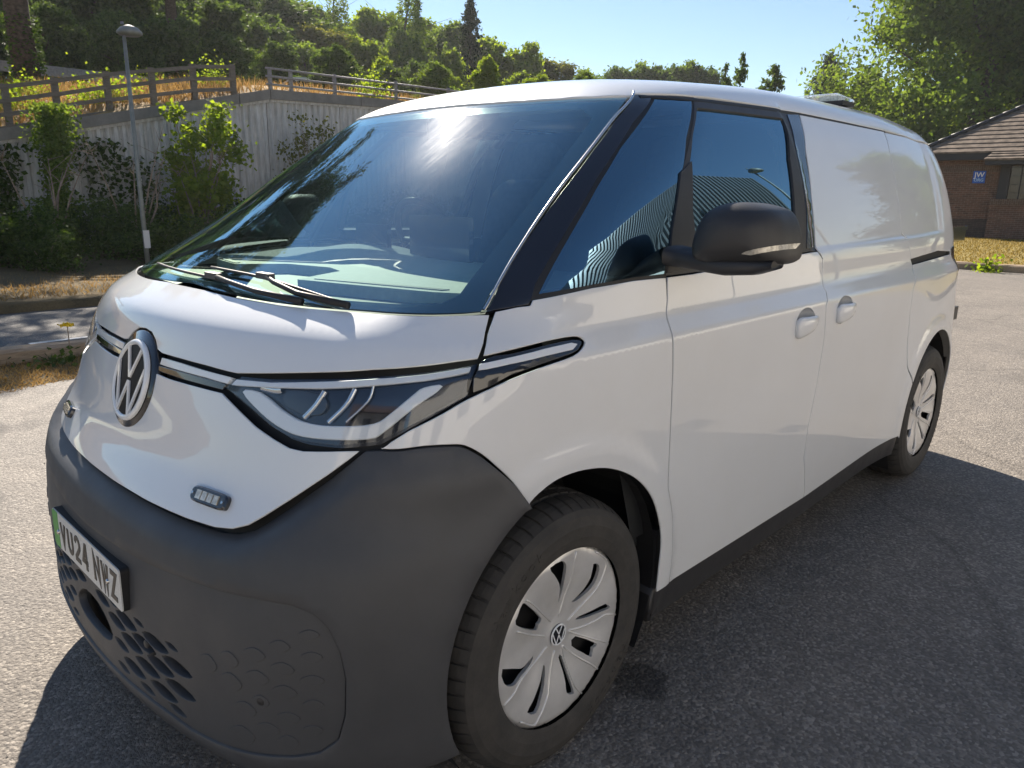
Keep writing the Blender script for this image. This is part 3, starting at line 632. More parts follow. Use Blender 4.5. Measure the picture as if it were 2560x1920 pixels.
tl = panel('tail_lamp', smooth_poly([(-3.30, .90, 1.215), (-3.45, .89, 1.225), (-3.58, .80, 1.22), (-3.60, .78, 1.10), (-3.46, .91, 1.085), (-3.40, .92, 1.12)], 3), TAIL, MAT['gloss_black'], quarter, off=.004, gap=0, thick=.012, sp=.02)
mirror_tree(quarter)
tail_half = [(-3.58, .50, 1.73), (-3.74, .51, 1.3), (-3.74, .51, .9), (-3.72, .51, .40)]
tg = []
for a in np.linspace(0, 1, 6): tg.append(a)
q0 = TAIL.inv(tail_half); full = np.array(list(q0) + [(2 * math.pi * TAIL.R - a, b) for a, b in q0[::-1]])
panel('tailgate', None, TAIL, MAT['white'], VAN, sp=.05, gap=.003, curve2d=full)
MB().box((-3.97, .75, 1.235), (-3.60, .80, 1.318)).box((-3.985, .745, 1.30), (-3.60, .805, 1.322)).build('rear_bracket', MAT['gloss_black'], VAN)
MB().box((-3.93, .80, .755), (-3.70, .835, .835)).build('rear_buffer', MAT['plastic_dark'], VAN)
# sills
both(panel('side_sill', [(-.42, .96, .322), (-1.5, .96, .314), (-2.53, .96, .338), (-2.52, .95, .24), (-1.5, .94, .215), (-.43, .94, .215)], SIDE, MAT['plastic_dark'], VAN, off=-.014, gap=0, thick=.06, sp=.05, edge=.01))
both(panel('side_shell', [(.02, .9, 1.22), (-.4, .9, 1.24), (-1.45, .9, 1.26), (-1.45, .9, 1.76), (-2.9, .75, 1.74), (-3.3, .75, 1.3), (-3.42, .75, .80), (-2.955, .75, .86), (-2.48, .9, .74), (-2.44, .9, .36), (-.44, .9, .36), (-.46, .9, .70), (-.16, .9, .88), (.1, .9, .88)], SIDE, MAT['black'], VAN, off=-.05, gap=0, thick=0, sp=.06))

# ---- roof
gut = np.array(CURVES['roof_gut'])
roof_half = np.concatenate([np.array(CURVES['header'])[::-1], [(-.586, .672, 1.770), (-.70, .708, 1.777), (-.828, .729, 1.782), (-1.2, .731, 1.791), (-1.618, .728, 1.798), (-2.06, .728, 1.797), (-2.58, .729, 1.793), (-2.90, .725, 1.788), (-3.15, .722, 1.772), (-3.35, .70, 1.755), (-3.52, .62, 1.742), (-3.60, .45, 1.735), (-3.61, .004, 1.735)]])
roof_half[0][1] = .004
panel('roof', sym(roof_half), ROLL, MAT['white'], VAN, sp=.03, gap=.004, thick=.02, rows=(), edge=.003)
# dark gutter strip under the roof edge
both(strip(SIDE, [(-.60, .68, 1.764), (-.83, .73, 1.772), (-1.3, .74, 1.786), (-1.62, .73, 1.793), (-2.1, .73, 1.792), (-2.58, .735, 1.788)], .016, -.004, MAT['rubber'], 'roof_gutter', VAN, .002))
bar = MB(); bar.box((-2.47, -.60, 1.895), (-2.33, .60, 1.915)); bb = bar.build('beacon_bar', MAT['steel'], VAN)
v = []; f = []
for i, y in enumerate(np.linspace(-.60, .60, 25)):
    e = min(1, (1 - abs(y) / .605) / .05 + .25)
    for a in np.linspace(0, math.pi, 9): v.append((-2.40 + .085 * math.cos(a) * (.7 + .3 * e), y, 1.912 + .042 * (math.sin(a)**.5) * e))
for i in range(24):
    for k in range(8): a = i * 9 + k; f.append((a, a + 1, a + 10, a + 9))
f += [tuple(range(9))[::-1], tuple(range(24 * 9, 25 * 9))]
mesh_obj('beacon_lens', v, f, MAT['lens_glass'], bb)
for k in range(10): MB().box((-2.44, -.56 + k * .115, 1.916), (-2.36, -.47 + k * .115, 1.940)).build('beacon_module', MAT['amber'], bb)

# ---- glass
hd = np.array(CURVES['header']); hd = np.concatenate([hd[:-1], [(-.41, .004, 1.759)]])
ws_half = np.concatenate([[(.489, .004, 1.2345)], [p for p in CURVES['hood_top'][::-1] if p[1] > 0], CURVES['trim'][::-1], hd])
ws_half[:, 2] += np.where(np.arange(len(ws_half)) < 11, .002, 0)
ws_poly = sym(ws_half)
ws = panel('windscreen', ws_poly, FRONT, MAT['windscreen'], VAN, off=-.004, gap=.002, thick=0, sp=.04, rows=())
# printed black border behind the glass
inner = sym([(.40, .004, 1.250), (.3, .30, 1.246), (.25, .55, 1.243), (.2, .70, 1.243), (.15, .775, 1.247), (.12, .788, 1.262), (.0, .752, 1.36), (-.2, .712, 1.52), (-.42, .655, 1.695), (-.43, .60, 1.725), (-.40, .30, 1.727), (-.40, .004, 1.728)])
panel('windscreen_border', ws_poly, FRONT, MAT['gloss_black'], ws, off=-.009, gap=.002, thick=0, sp=.04, rows=(), holes=[inner])
both(strip(NOSE, CURVES['trim'], .008, .001, MAT['chrome'], 'windscreen_trim', VAN, .005))
both(panel('front_pillar', CURVES['apillar'], SIDE, MAT['pillar'], VAN, off=-.003, gap=0, thick=.05, sp=.025))
qg = np.array(CURVES['qglass']); fr = np.concatenate([qg])
qf = panel('quarter_frame', None, SIDE, MAT['rubber'], VAN, off=-.006, gap=0, curve2d=inset_poly(SIDE.inv(qg), -.012), holes2d=[inset_poly(SIDE.inv(qg), .010)], thick=.03, sp=.03)
both(qf)
both(panel('quarter_glass', qg, SIDE, MAT['side_glass'], VAN, off=-.005, gap=.004, thick=0, sp=.03))
dg = SIDE.inv(CURVES['doorglass']); dg = smooth_poly(dg, 1)
dfm = panel('window_frame', CURVES['doorframe'], SIDE, MAT['plastic_dark'], VAN, off=-.004, gap=.002, thick=.04, sp=.025, holes2d=[dg])
both(dfm)
both(panel('door_glass', None, SIDE, MAT['side_glass'], VAN, off=-.012, gap=-.012, curve2d=dg, thick=0, sp=.03))
both(panel('door_pillar', [(-1.50, .735, 1.782), (-1.612, .73, 1.79), (-1.512, .821, 1.621), (-1.478, .881, 1.434), (-1.463, .912, 1.30), (-1.365, .913, 1.30), (-1.40, .88, 1.434), (-1.43, .82, 1.62)], SIDE, MAT['gloss_black'], VAN, off=-.001, gap=.002, thick=.02, sp=.025))

# ---- badge
def stroke(pts, w, closed=False):
    P = [np.array(p, float) for p in pts]; n = len(P); L = []; Rr = []
    for i in range(n):
        d1 = P[i] - P[i - 1] if i > 0 else P[1] - P[0]; d2 = P[i + 1] - P[i] if i < n - 1 else d1
        d1 = d1 / np.linalg.norm(d1); d2 = d2 / np.linalg.norm(d2); t = d1 + d2
        t = t / np.linalg.norm(t) if np.linalg.norm(t) > .05 else d1
        nn = np.array([-t[1], t[0]]); k = 1 / max(.38, abs(nn @ np.array([-d1[1], d1[0]])))
        L.append(P[i] + nn * w / 2 * k); Rr.append(P[i] - nn * w / 2 * k)
    return L, Rr
def stroke_mesh(mb, pts, w, depth, M):
    L, Rr = stroke(pts, w); n = len(L); v = [M @ Vector((p[0], p[1], depth)) for p in L + Rr] + [M @ Vector((p[0], p[1], 0)) for p in L + Rr]
    f = []
    for i in range(n - 1):
        f.append((n + i, n + i + 1, i + 1, i)); f.append((i, i + 1, 2 * n + i + 1, 2 * n + i)); f.append((n + i + 1, n + i, 3 * n + i, 3 * n + i + 1))
    f += [(0, 2 * n, 3 * n, n), (n - 1, 2 * n - 1, 4 * n - 1, 3 * n - 1)]
    mb.add(v, f)
def emblem(M, R, parent, black, bright):
    v, f = lathe([(0, R * .03), (R * .80, R * .03), (R * .99, 0), (R * .99, -R * .12)], 48)
    d = mesh_obj('badge', [M @ Vector(p) for p in v], f, black, parent)
    v, f = lathe([(R * .86, R * .03), (R * .88, R * .075), (R * .96, R * .075), (R, R * .03), (R, -R * .02)], 48)
    mesh_obj('badge_ring', [M @ Vector(p) for p in v], f, bright, d)
    w = R * .095
    mb = MB()
    stroke_mesh(mb, [(-.40 * R, .79 * R), (-.02 * R, .10 * R), (.02 * R, .10 * R), (.40 * R, .79 * R)], w, R * .07, M)
    mb.build('badge_letter', bright, d)
    mb = MB()
    stroke_mesh(mb, [(-.80 * R, .36 * R), (-.34 * R, -.80 * R), (-.03 * R, -.07 * R), (.03 * R, -.07 * R), (.34 * R, -.80 * R), (.80 * R, .36 * R)], w, R * .07, M)
    mb.build('badge_letter', bright, d)
    return d
MAT['badge'] = simple('badge_white', (.86, .87, .88), .3, 0, .5, .8)
Pb = FRONT.fwd(np.array([(0, .992)]))[0]; Nb = Vector(BODY.normal(Pb[None])[0]); zx = Vector((0, 1, 0)); zy = Nb.cross(zx).normalized()
Mb = Matrix(((zx.x, zy.x, Nb.x), (zx.y, zy.y, Nb.y), (zx.z, zy.z, Nb.z))).to_4x4(); Mb.translation = Vector(Pb) + Nb * .006
MAT['badge_black'] = simple('badge_black', (.006, .006, .007), .45, 0, .15)
emblem(Mb, .108, VAN, MAT['badge_black'], MAT['badge'])
v, f = lathe([(0, .0), (.128, .0), (.131, -.004), (.131, -.03)], 48)
Mh = Mb.copy(); Mh.translation = Vector(Pb) + Nb * .0015 + zy * .004
mesh_obj('badge_surround', [Mh @ Vector(p) for p in v], f, MAT['gloss_black'], VAN)
# ---- strobe lights on the nose
for s in (1, -1):
    q = FRONT.fwd(np.array([(.488, .813)]))[0]; N = Vector(BODY.normal(q[None])[0]); up = Vector((0, 0, 1)); right = up.cross(N).normalized(); up2 = N.cross(right)
    M = Matrix(((right.x, up2.x, N.x), (right.y, up2.y, N.y), (right.z, up2.z, N.z))).to_4x4(); M.translation = Vector(q)
    pl = np.array([(.062 * math.copysign(abs(math.cos(a))**.35, math.cos(a)), .0185 * math.copysign(abs(math.sin(a))**.45, math.sin(a))) for a in np.linspace(0, 2 * math.pi, 32, endpoint=False)])
    n = len(pl); v = [M @ Vector((a, b, -.01)) for a, b in pl] + [M @ Vector((a, b, .009)) for a, b in pl] + [M @ Vector((a * .93, b * .82, .013)) for a, b in pl]
    f = [(i, (i + 1) % n, n + (i + 1) % n, n + i) for i in range(n)] + [(n + i, n + (i + 1) % n, 2 * n + (i + 1) % n, 2 * n + i) for i in range(n)] + [tuple(range(2 * n, 3 * n))]
    o = mesh_obj('strobe_light', v, f, MAT['gloss_black'], VAN, False)
    for k in range(4):
        mb = MB(); mb.box((-.038 + k * .020, -.010, .0125), (-.022 + k * .020, .010, .0155), M); mb.build('led', MAT['amber'], o)
    for a in (-.052, .052):
        mb = MB(); v2, f2 = lathe([(0, .0155), (.0035, .0155), (.0035, .012)], 10); mb.add([M @ (Vector(p) + Vector((a, 0, 0))) for p in v2], f2); mb.build('screw', MAT['chrome'], o)
    if s < 0: o.scale = (1, -1, 1)
# ---- number plate
Mp = Matrix(((0, 0, 1), (1, 0, 0), (0, 1, 0))).to_4x4()
Mp = Matrix.Translation((.826, 0, .5456)) @ Matrix.Rotation(-.02, 4, 'Y') @ Mp
def rrect(w, h, r, n=5):
    return [(sx * (w / 2 - r) + r * math.cos(a), sy * (h / 2 - r) + r * math.sin(a)) for sx, sy, a0 in ((1, 1, 0), (-1, 1, 90), (-1, -1, 180), (1, -1, 270)) for a in np.radians(np.linspace(a0, a0 + 90, n))]
def plate_solid(pl, z0, z1, mat, name, parent):
    n = len(pl); v = [Mp @ Vector((a, b, z0)) for a, b in pl] + [Mp @ Vector((a, b, z1)) for a, b in pl]
    return mesh_obj(name, v, [(i, (i + 1) % n, n + (i + 1) % n, n + i) for i in range(n)] + [tuple(range(n, 2 * n)), tuple(range(n))[::-1]], mat, parent, False)
pb = plate_solid(rrect(.5225, .1135, .011), -.03, -.002, MAT['black'], 'number_plate', VAN)
plate_solid(rrect(.520, .111, .010), -.002, .001, MAT['plate'], 'plate_face', pb)
plate_solid([(-.213, .0545), (-.250, .0545), (-.2595, .047), (-.2595, -.047), (-.250, -.0545), (-.213, -.0545)], .001, .0018, MAT['plate_green'], 'green_band', pb)
def arc(cx, cy, r, a0, a1, n=8, ry=None): return [(cx + r * math.cos(a), cy + (ry or r) * math.sin(a)) for a in np.radians(np.linspace(a0, a1, n))]
GL = {'V': [[(0, 1), (.5, .03), (1, 1)]], 'U': [[(0, 1), (0, .32)] + arc(.5, .32, .5, 180, 360, 9, .32) + [(1, 1)]],
      '2': [arc(.5, .70, .5, 170, -25, 10, .30) + [(.55, .35), (.0, .09), (0, 0), (1.04, 0)]], '4': [[(1.04, .27), (-.02, .27), (.62, 1.0), (.72, 1.0), (.72, -.08)]],
      'N': [[(0, -.09), (0, 1.0), (1, 0), (1, 1.09)]], 'W': [[(-.06, 1.08), (.2, 0), (.5, .78), (.8, 0), (1.06, 1.08)]], 'Z': [[(-.04, 1), (1, 1), (0, 0), (1.04, 0)]]}
ux = -.197
for ch in 'VU24 NWZ':
    if ch == ' ': ux += .026; continue
    for st in GL[ch]:
        mb = MB(); stroke_mesh(mb, [(ux + .007 + a * .034, -.0325 + b * .065) for a, b in st], .0135, .0012, Mp @ Matrix.Translation((0, 0, .001))); mb.build('plate_character', MAT['plate_text'], pb)
    ux += .0605 if ch != '4' else .0605
for yy in (-.212, .176):
    v, f = lathe([(0, .006), (.005, .0055), (.0068, .003), (.0068, 0)], 16); mesh_obj('plate_screw', [Mp @ (Vector(p) + Vector((yy, -.004, .001))) for p in v], f, MAT['chrome'], pb)

# ---- door mirrors
mo = np.array([(.913, 1.313), (.913, 1.37), (.932, 1.419), (.959, 1.448), (1.002, 1.464), (1.045, 1.466), (1.091, 1.460), (1.131, 1.448), (1.153, 1.428), (1.168, 1.397), (1.176, 1.363), (1.180, 1.326), (1.172, 1.307), (1.147, 1.297), (1.098, 1.291), (1.03, 1.287), (.96, 1.290)])
t_ = 1.836 / 1.936
mo = np.stack([2.0352 - (2.0352 - mo[:, 0]) * t_, 1.4787 - (1.4787 - mo[:, 1]) * t_], 1); mo = smooth_poly(mo, 3)
cm = mo.mean(0); mo = cm + (mo - cm) * np.array([.86, .98]); v = []; f = []; n = len(mo)
rings = [(-.60, .92), (-.592, .97), (-.575, .995), (-.54, 1.0)] + [(-.515 + .10 * u, (1 - u**2.5)**(1 / 2.5)) for u in (0, .15, .3, .45, .58, .69, .78, .855, .91, .95, .978, .993, .9993)]
def rake(y): return -.045 * (y - cm[0]) / .12
for x, s in rings:
    for p in mo: q = cm + (p - cm) * s; v.append((x + rake(q[0]), q[0], q[1]))
for i in range(len(rings) - 1):
    for k in range(n): a = i * n + k; b = i * n + (k + 1) % n; f.append((a, a + n, b + n, b))
f += [tuple(range(n)), tuple(range((len(rings) - 1) * n, len(rings) * n))[::-1]]
mir = mesh_obj('door_mirror', v, f, MAT['plastic_dark'], VAN)
# arm and foot
mb = MB()
for (x, y, z, rx, rz) in [(0, 0, 0, 0, 0)]: pass
arm_s = [(-.49, .905, 1.318, .066, .028), (-.49, .95, 1.314, .064, .026), (-.49, 1.0, 1.309, .062, .026), (-.49, 1.08, 1.302, .068, .024), (-.50, 1.15, 1.304, .055, .020), (-.51, 1.195, 1.312, .035, .012)]
v = []; f = []
for (x, y, z, rx, rz) in arm_s:
    for a in np.linspace(0, 2 * math.pi, 20, endpoint=False): v.append((x + rx * math.copysign(abs(math.cos(a))**.6, math.cos(a)), y, z + rz * math.copysign(abs(math.sin(a))**.6, math.sin(a))))
for i in range(len(arm_s) - 1):
    for k in range(20): a = i * 20 + k; b = i * 20 + (k + 1) % 20; f.append((a, b, b + 20, a + 20))
f += [tuple(range(20)), tuple(range(100, 120))[::-1]]
mesh_obj('mirror_arm', v, f, MAT['plastic_dark'], mir)
ang = np.arctan2(mo[:, 1] - cm[1], mo[:, 0] - cm[0]); od = np.argsort(ang); rad = np.hypot(mo[:, 0] - cm[0], mo[:, 1] - cm[1])
def mfront(y, z):
    a = math.atan2(z - cm[1], y - cm[0]); s = math.hypot(y - cm[0], z - cm[1]) / np.interp(a, ang[od], rad[od], period=2 * math.pi)
    return (-.515 + .10 * (1 - min(s, 1)**2.5)**(1 / 2.5)) + rake(y), s
yo = mo[:, 0].max()
up = [(cm[0] + .02 + (yo - cm[0] - .022) * t, 1.340 + .024 * t**.7) for t in np.linspace(0, 1, 12)]; dn_ = [(a, b - .0005 - .0125 * min(1, (i + .3) / 3)) for i, (a, b) in enumerate(up)]
v = []; f = []
for (a, b), (c, d) in zip(up, dn_):
    for y, z in ((a, b), (c, d)): x_, s_ = mfront(y, z); v.append((x_ + .0015, y + .0015, z))
for (x_, y_, z_) in list(v[-2:]): v.append((x_ - .05, y_ + .003, z_))
m = 24
f = [(2 * i, 2 * i + 2, 2 * i + 3, 2 * i + 1) for i in range(11)] + [(22, 24, 25, 23)]
mesh_obj('mirror_indicator', v, f, MAT['amber'], mir, True)
mesh_obj('mirror_glass', [(-.602 + rake(cm[0] + (p[0] - cm[0]) * .84), cm[0] + (p[0] - cm[0]) * .84, cm[1] + (p[1] - cm[1]) * .84) for p in mo], [tuple(range(len(mo)))], MAT['chrome'], mir, False)
mirror_tree(mir)
# sail panel at the front of the door window
both(panel('mirror_sail', [(-.66, .83, 1.58), (-.585, .86, 1.545), (-.49, .893, 1.39), (-.44, .916, 1.272), (-.60, .914, 1.278), (-.612, .88, 1.44)], SIDE, MAT['plastic_dark'], VAN, off=.001, gap=.002, thick=.02, sp=.03))

# ---- wipers
def on_ws(y, z, off): P = FRONT.fwd(np.array([(y, z)]))[0]; return Vector(P + BODY.normal(P[None])[0] * off)
for k, (pts, arm) in enumerate((([(.02, 1.268), (.26, 1.263), (.45, 1.247), (.60, 1.2275)], [(.30, 1.262), (.36, 1.250), (.46, 1.236), (.62, 1.222)]), ([(-.36, 1.252), (-.10, 1.250), (.16, 1.246), (.42, 1.231)], [(.10, 1.250), (.20, 1.241), (.33, 1.232), (.50, 1.222)]))):
    mb = MB(); mb.tube([on_ws(a, b, .007) for a, b in smooth_poly(pts, 5, False)], .0042, 6); wb = mb.build('wiper', MAT['rubber'], VAN, True)
    mb = MB(); mb.tube([on_ws(a, b, .016 if i < 2 else .012) for i, (a, b) in enumerate(arm)], [.005, .0065, .007, .009], 8); mb.build('wiper_arm', MAT['rubber'], wb, True)
    a, b = arm[0]; p = on_ws(a, b, .012); mb = MB(); mb.box((p.x - .010, p.y - .034, p.z - .007), (p.x + .009, p.y + .028, p.z + .008)); mb.build('wiper_clip', MAT['plastic'], wb)

# ---- wheels
def make_wheel():
    root = bpy.data.objects.new('wheel', None); COL.objects.link(root); root.parent = VAN
    # tyre, axis along local z (outer side +z), centre plane z = -.11
    prof = [(.243, .008), (.252, .012), (.275, .018), (.305, .020), (.330, .014), (.345, .004), (.352, -.006), (.358, -.016), (.3635, -.030), (.3665, -.048), (.3672, -.060), (.3600, -.063), (.3600, -.071), (.3680, -.074), (.3690, -.098), (.3620, -.101), (.3620, -.109), (.3690, -.112), (.3690, -.130), (.3680, -.150), (.3600, -.154), (.3600, -.162), (.3665, -.166), (.358, -.205), (.345, -.222), (.30, -.236), (.25, -.228)]
    n = len(prof); pitch = 58; cols = []
    for k in range(pitch):
        b = 2 * math.pi * k / pitch; d = 2 * math.pi / pitch
        cols += [(b, 0), (b + d * .42, 0), (b + d * .80, 0), (b + d * .82, 1), (b + d * .975, 1)]
    v = []; f = []
    for a, gr in cols:
        for i, (r, h) in enumerate(prof):
            if gr and 6 <= i <= 10: r -= .0055 * (1 if i > 6 else .5)
            if gr and 13 <= i <= 19: r -= .004
            sk = (.0 if i < 6 else -(h + .03) * .25); v.append((r * math.cos(a + sk), r * math.sin(a + sk), h))
    m = len(cols)
    for k in range(m):
        for i in range(n - 1):
            a = k * n + i; b = ((k + 1) % m) * n + i; f.append((a, b, b + 1, a + 1))
    ty = mesh_obj('tyre', v, f, MAT['tyre'], root, False)
    # raised lettering on the sidewall
    fc = bpy.data.curves.new('sidewall', 'FONT'); 
    cu = None
    tmp = []
    for word, a0 in (('Hankook', 150), ('Hankook', -30)):
        for i, ch in enumerate(word):
            c = bpy.data.curves.new('sidewall_letter', 'FONT'); c.body = ch; c.size = .040; c.extrude = .0006; c.align_x = 'CENTER'
            co = bpy.data.objects.new('t', c); COL.objects.link(co); bpy.context.view_layer.update()
            me = bpy.data.meshes.new_from_object(co.evaluated_get(bpy.context.evaluated_depsgraph_get())); bpy.data.objects.remove(co)
            a = math.radians(a0 - i * 6.2); M = Matrix.Rotation(a - math.pi / 2, 4, 'Z') @ Matrix.Translation((0, .287, .0203))
            me.transform(M); me.materials.clear(); me.materials.append(MAT['tyre']); o = bpy.data.objects.new('sidewall_letter', me); COL.objects.link(o); o.parent = ty
    bpy.data.curves.remove(fc)
    # silver cover with openings
    circ = np.array([(.2475 * math.cos(a), .2475 * math.sin(a)) for a in np.linspace(0, 2 * math.pi, 96, endpoint=False)])
    holes = [inset_poly(smooth_poly(np.array(WHEEL[k]) * np.array([-1, 1]), 2), -.0015) for k in WHEEL if k[0] == 'o']
    V, T = cdt(circ, holes, .012)
    def dish(q):
        r = np.hypot(q[:, 0], q[:, 1]); a = np.arctan2(q[:, 1], q[:, 0])
        h = -.020 + .022 * sstep(.05, .21, r) - .010 * sstep(.235, .248, r) + .004 * sstep(.05, .03, r)
        return h + .0035 * np.sin(a * 8 + 1.2 - r * 5) * sstep(.06, .12, r) * sstep(.245, .22, r)
    top = np.column_stack([V, dish(V)]); verts = [tuple(p) for p in top]; faces = [tuple(t) for t in T]
    cnt = set((int(a), int(b)) for t in T for a, b in ((t[0], t[1]), (t[1], t[2]), (t[2], t[0]))); bd = [(a, b) for a, b in cnt if (b, a) not in cnt]
    bid = {}
    for a, b in bd:
        for i in (a, b):
            if i not in bid:
                p = top[i]; r = math.hypot(p[0], p[1]); bid[i] = len(verts); verts.append((p[0], p[1], p[2] - (.02 if r > .24 else .009)))
                verts.append((p[0], p[1], p[2] - .0001))
    for a, b in bd: faces.append((bid[a] + 1, bid[a], bid[b], bid[b] + 1))
    cov = mesh_obj('wheel_cover', verts, faces, MAT['silver'], root, True)
    for k in WHEEL:
        if k[0] != 'r': continue
        pts = smooth_poly(np.array(WHEEL[k]) * np.array([-1, 1]), 4, False); pts = pts[np.hypot(pts[:, 0], pts[:, 1]) < .245]
        h = dish(pts); mb = MB(); mb.tube([(p[0], p[1], z + .0002) for p, z in zip(pts, h)], .0030, 6); mb.build('cover_rib', MAT['silver'], cov, True)
    v, f = lathe([(0, -.045), (.20, -.045), (.235, -.02), (.245, -.01)], 40); mesh_obj('steel_rim', v, f, MAT['steel'], root)
    emblem(Matrix.Translation((0, 0, -.012)) @ Matrix.Rotation(math.pi, 4, 'Y').inverted() @ Matrix.Rotation(math.pi, 4, 'Y'), .030, cov, MAT['gloss_black'], MAT['badge'])
    return root
wheel = make_wheel()
wheel.rotation_euler = Matrix(((-1, 0, 0), (0, 0, 1), (0, 1, 0))).to_euler()      # local z -> +y (outer), local x -> -x
bpy.context.view_layer.update()
wheel.location = (0, .945, .362)
def copy_wheel(loc, rot, spin=0):
    r = dup(wheel, VAN); r.location = loc
    r.rotation_euler = rot
    r.rotation_mode = 'XYZ'
    for ch in list(wheel.children):
        c = dup(ch, r)
        for g in list(ch.children):
            d = dup(g, c)
            for g2 in list(g.children): dup(g2, d)
    if spin: r.rotation_euler = (Matrix.Translation((0, 0, 0)).to_3x3() @ Matrix(wheel.rotation_euler.to_matrix()) @ Matrix.Rotation(spin, 3, 'Z')).to_euler()
    return r
copy_wheel((-2.989, .952, .362), wheel.rotation_euler, math.radians(17))
RW = Matrix(((1, 0, 0), (0, 0, -1), (0, 1, 0))).to_euler()
copy_wheel((0, -.945, .362), RW); copy_wheel((-2.989, -.952, .362), RW)
# ---- wheel housings and underbody
for (cx, cz, R), s in (((ARCH_F[0], ARCH_F[1], .425), 0), ((ARCH_R[0], ARCH_R[1], .437), 0)):
    v = []; f = []; n = 24
    for i, a in enumerate(np.linspace(math.radians(-35), math.radians(215), n)):
        for y in (.94, .62): v.append((cx + R * math.cos(a), y, cz + R * math.sin(a)))
        v.append((cx, .62, cz))
    for i in range(n - 1): b = i * 3; f += [(b, b + 3, b + 4, b + 1), (b + 1, b + 4, b + 5, b + 2)]
    both(mesh_obj('wheel_housing', v, f, MAT['black'], VAN, False))
both(MB().box((-.455, .66, .235), (-.425, .945, .52)).build('mud_flap', MAT['plastic_dark'], VAN))
both(MB().box((-3.43, .66, .22), (-3.40, .93, .60)).build('mud_flap', MAT['plastic_dark'], VAN))
MB().box((-.40, -.60, .31), (.55, .60, 1.0)).build('nose_light_block', MAT['black'], VAN)  # black box added inside the nose to stop sunlight leaking through
MB().box((-3.55, -.62, .20), (.55, .62, .30)).box((-2.42, -.90, .21), (-.47, .90, .30)).build('underbody', MAT['black'], VAN)

# ---- cab interior
def slab(name, pts, z0, z1, mat, parent=VAN):
    n = len(pts); v = [(a, b, z0) for a, b in pts] + [(a, b, z1) for a, b in pts]
    A = sum(pts[i][0] * pts[(i + 1) % n][1] - pts[(i + 1) % n][0] * pts[i][1] for i in range(n))
    if A < 0: pts = pts[::-1]; v = [(a, b, z0) for a, b in pts] + [(a, b, z1) for a, b in pts]
    return mesh_obj(name, v, [(i, (i + 1) % n, n + (i + 1) % n, n + i) for i in range(n)] + [tuple(range(n, 2 * n)), tuple(range(n))[::-1]], mat, parent, False)
dsh = slab('dashboard', [(.24, .14), (.20, .32), (.13, .60), (.02, .80), (-.30, .82), (-.52, .80), (-.52, -.82), (-.30, -.82), (.02, -.80), (.12, -.62), (.16, -.40), (.02, -.30), (-.02, -.10), (.02, .02), (.14, .08)], 1.10, 1.238, MAT['dash'])
slab('dash_tray', [(.46, -.2), (.40, .55), (.20, .78), (-.2, .84), (-.2, -.84), (.20, -.78), (.40, -.55), (.46, .2)], 1.05, 1.205, MAT['dash_dark'], dsh)
v = []; f = []
for i, y in enumerate(np.linspace(-.80, .80, 33)):
    hx = .035 * math.exp(-((y + .38) / .22)**2) + .012
    for x, z in ((-.10, 1.237), (-.20, 1.237 + hx * .7), (-.32, 1.24 + hx), (-.46, 1.235 + hx), (-.53, 1.20), (-.54, 1.0)): v.append((x, y, z))
for i in range(32):
    for k in range(5): a = i * 6 + k; f.append((a, a + 1, a + 7, a + 6))
mesh_obj('dash_top', v, f, MAT['dash'], dsh)
slab('demist_vent', [(.205, .17), (.185, .17), (.075, .60), (.10, .60)], 1.2385, 1.2405, MAT['dash_dark'], dsh)
slab('demist_vent', [(.15, -.42), (.13, -.42), (.085, -.62), (.11, -.62)], 1.2385, 1.2405, MAT['dash_dark'], dsh)
MB().box((-.42, -.16, 1.25), (-.40, .16, 1.40)).build('centre_screen', MAT['gloss_black'], dsh)
MB().box((-.40, -.47, 1.27), (-.38, -.27, 1.36)).build('driver_display', MAT['gloss_black'], dsh)
sw = MB(); C0 = Vector((-.68, -.38, 1.285)); ax = Matrix.Rotation(math.radians(-62), 3, 'Y')
rim_pts = [C0 + ax @ Vector((.185 * math.cos(a), .185 * math.sin(a), 0)) for a in np.linspace(0, 2 * math.pi, 41)]
sw.tube(rim_pts, .014, 8, False); swo = sw.build('steering_wheel', MAT['dash_dark'], VAN, True)
sw = MB(); sw.tube([C0 - ax @ Vector((0, .17, 0)), C0 + ax @ Vector((0, .17, 0))], [.012, .012], 6); sw.tube([C0, C0 + ax @ Vector((-.02, 0, -.35))], .05, 10); sw.build('steering_column', MAT['dash_dark'], swo)
for y in (-.40, .36, .02 + .0):
    if y == .02: continue
    mb = MB(); v, f = lathe([(0, 0)], 3); 
    def cushion(name, c, s, rot=0, parent=None, mat=MAT['seat']):
        v = []; f = []; n, m = 16, 10
        for j in range(m + 1):
            b = -math.pi / 2 + math.pi * j / m
            for k in range(n):
                a = 2 * math.pi * k / n; e = lambda q, p: math.copysign(abs(q)**p, q)
                p = Vector((e(math.cos(b), .4) * e(math.cos(a), .4) * s[0], e(math.cos(b), .4) * e(math.sin(a), .4) * s[1], e(math.sin(b), .5) * s[2])); p = Matrix.Rotation(rot, 3, 'Y') @ p; v.append(p + Vector(c))
        for j in range(m):
            for k in range(n): a = j * n + k; b2 = j * n + (k + 1) % n; f.append((a, b2, b2 + n, a + n))
        return mesh_obj(name, v, f, mat, parent)
    st = cushion('seat', (-1.05, y, .92), (.26, .25, .09), 0, VAN)
    cushion('backrest', (-1.26, y, 1.22), (.08, .24, .33), math.radians(-14), st); cushion('headrest', (-1.35, y, 1.62), (.05, .13, .09), math.radians(-10), st)
bh = [(-.85, .4), (.85, .4), (.85, 1.2), (.80, 1.45), (.70, 1.66), (.62, 1.76), (-.62, 1.76), (-.70, 1.66), (-.80, 1.45), (-.85, 1.2)]
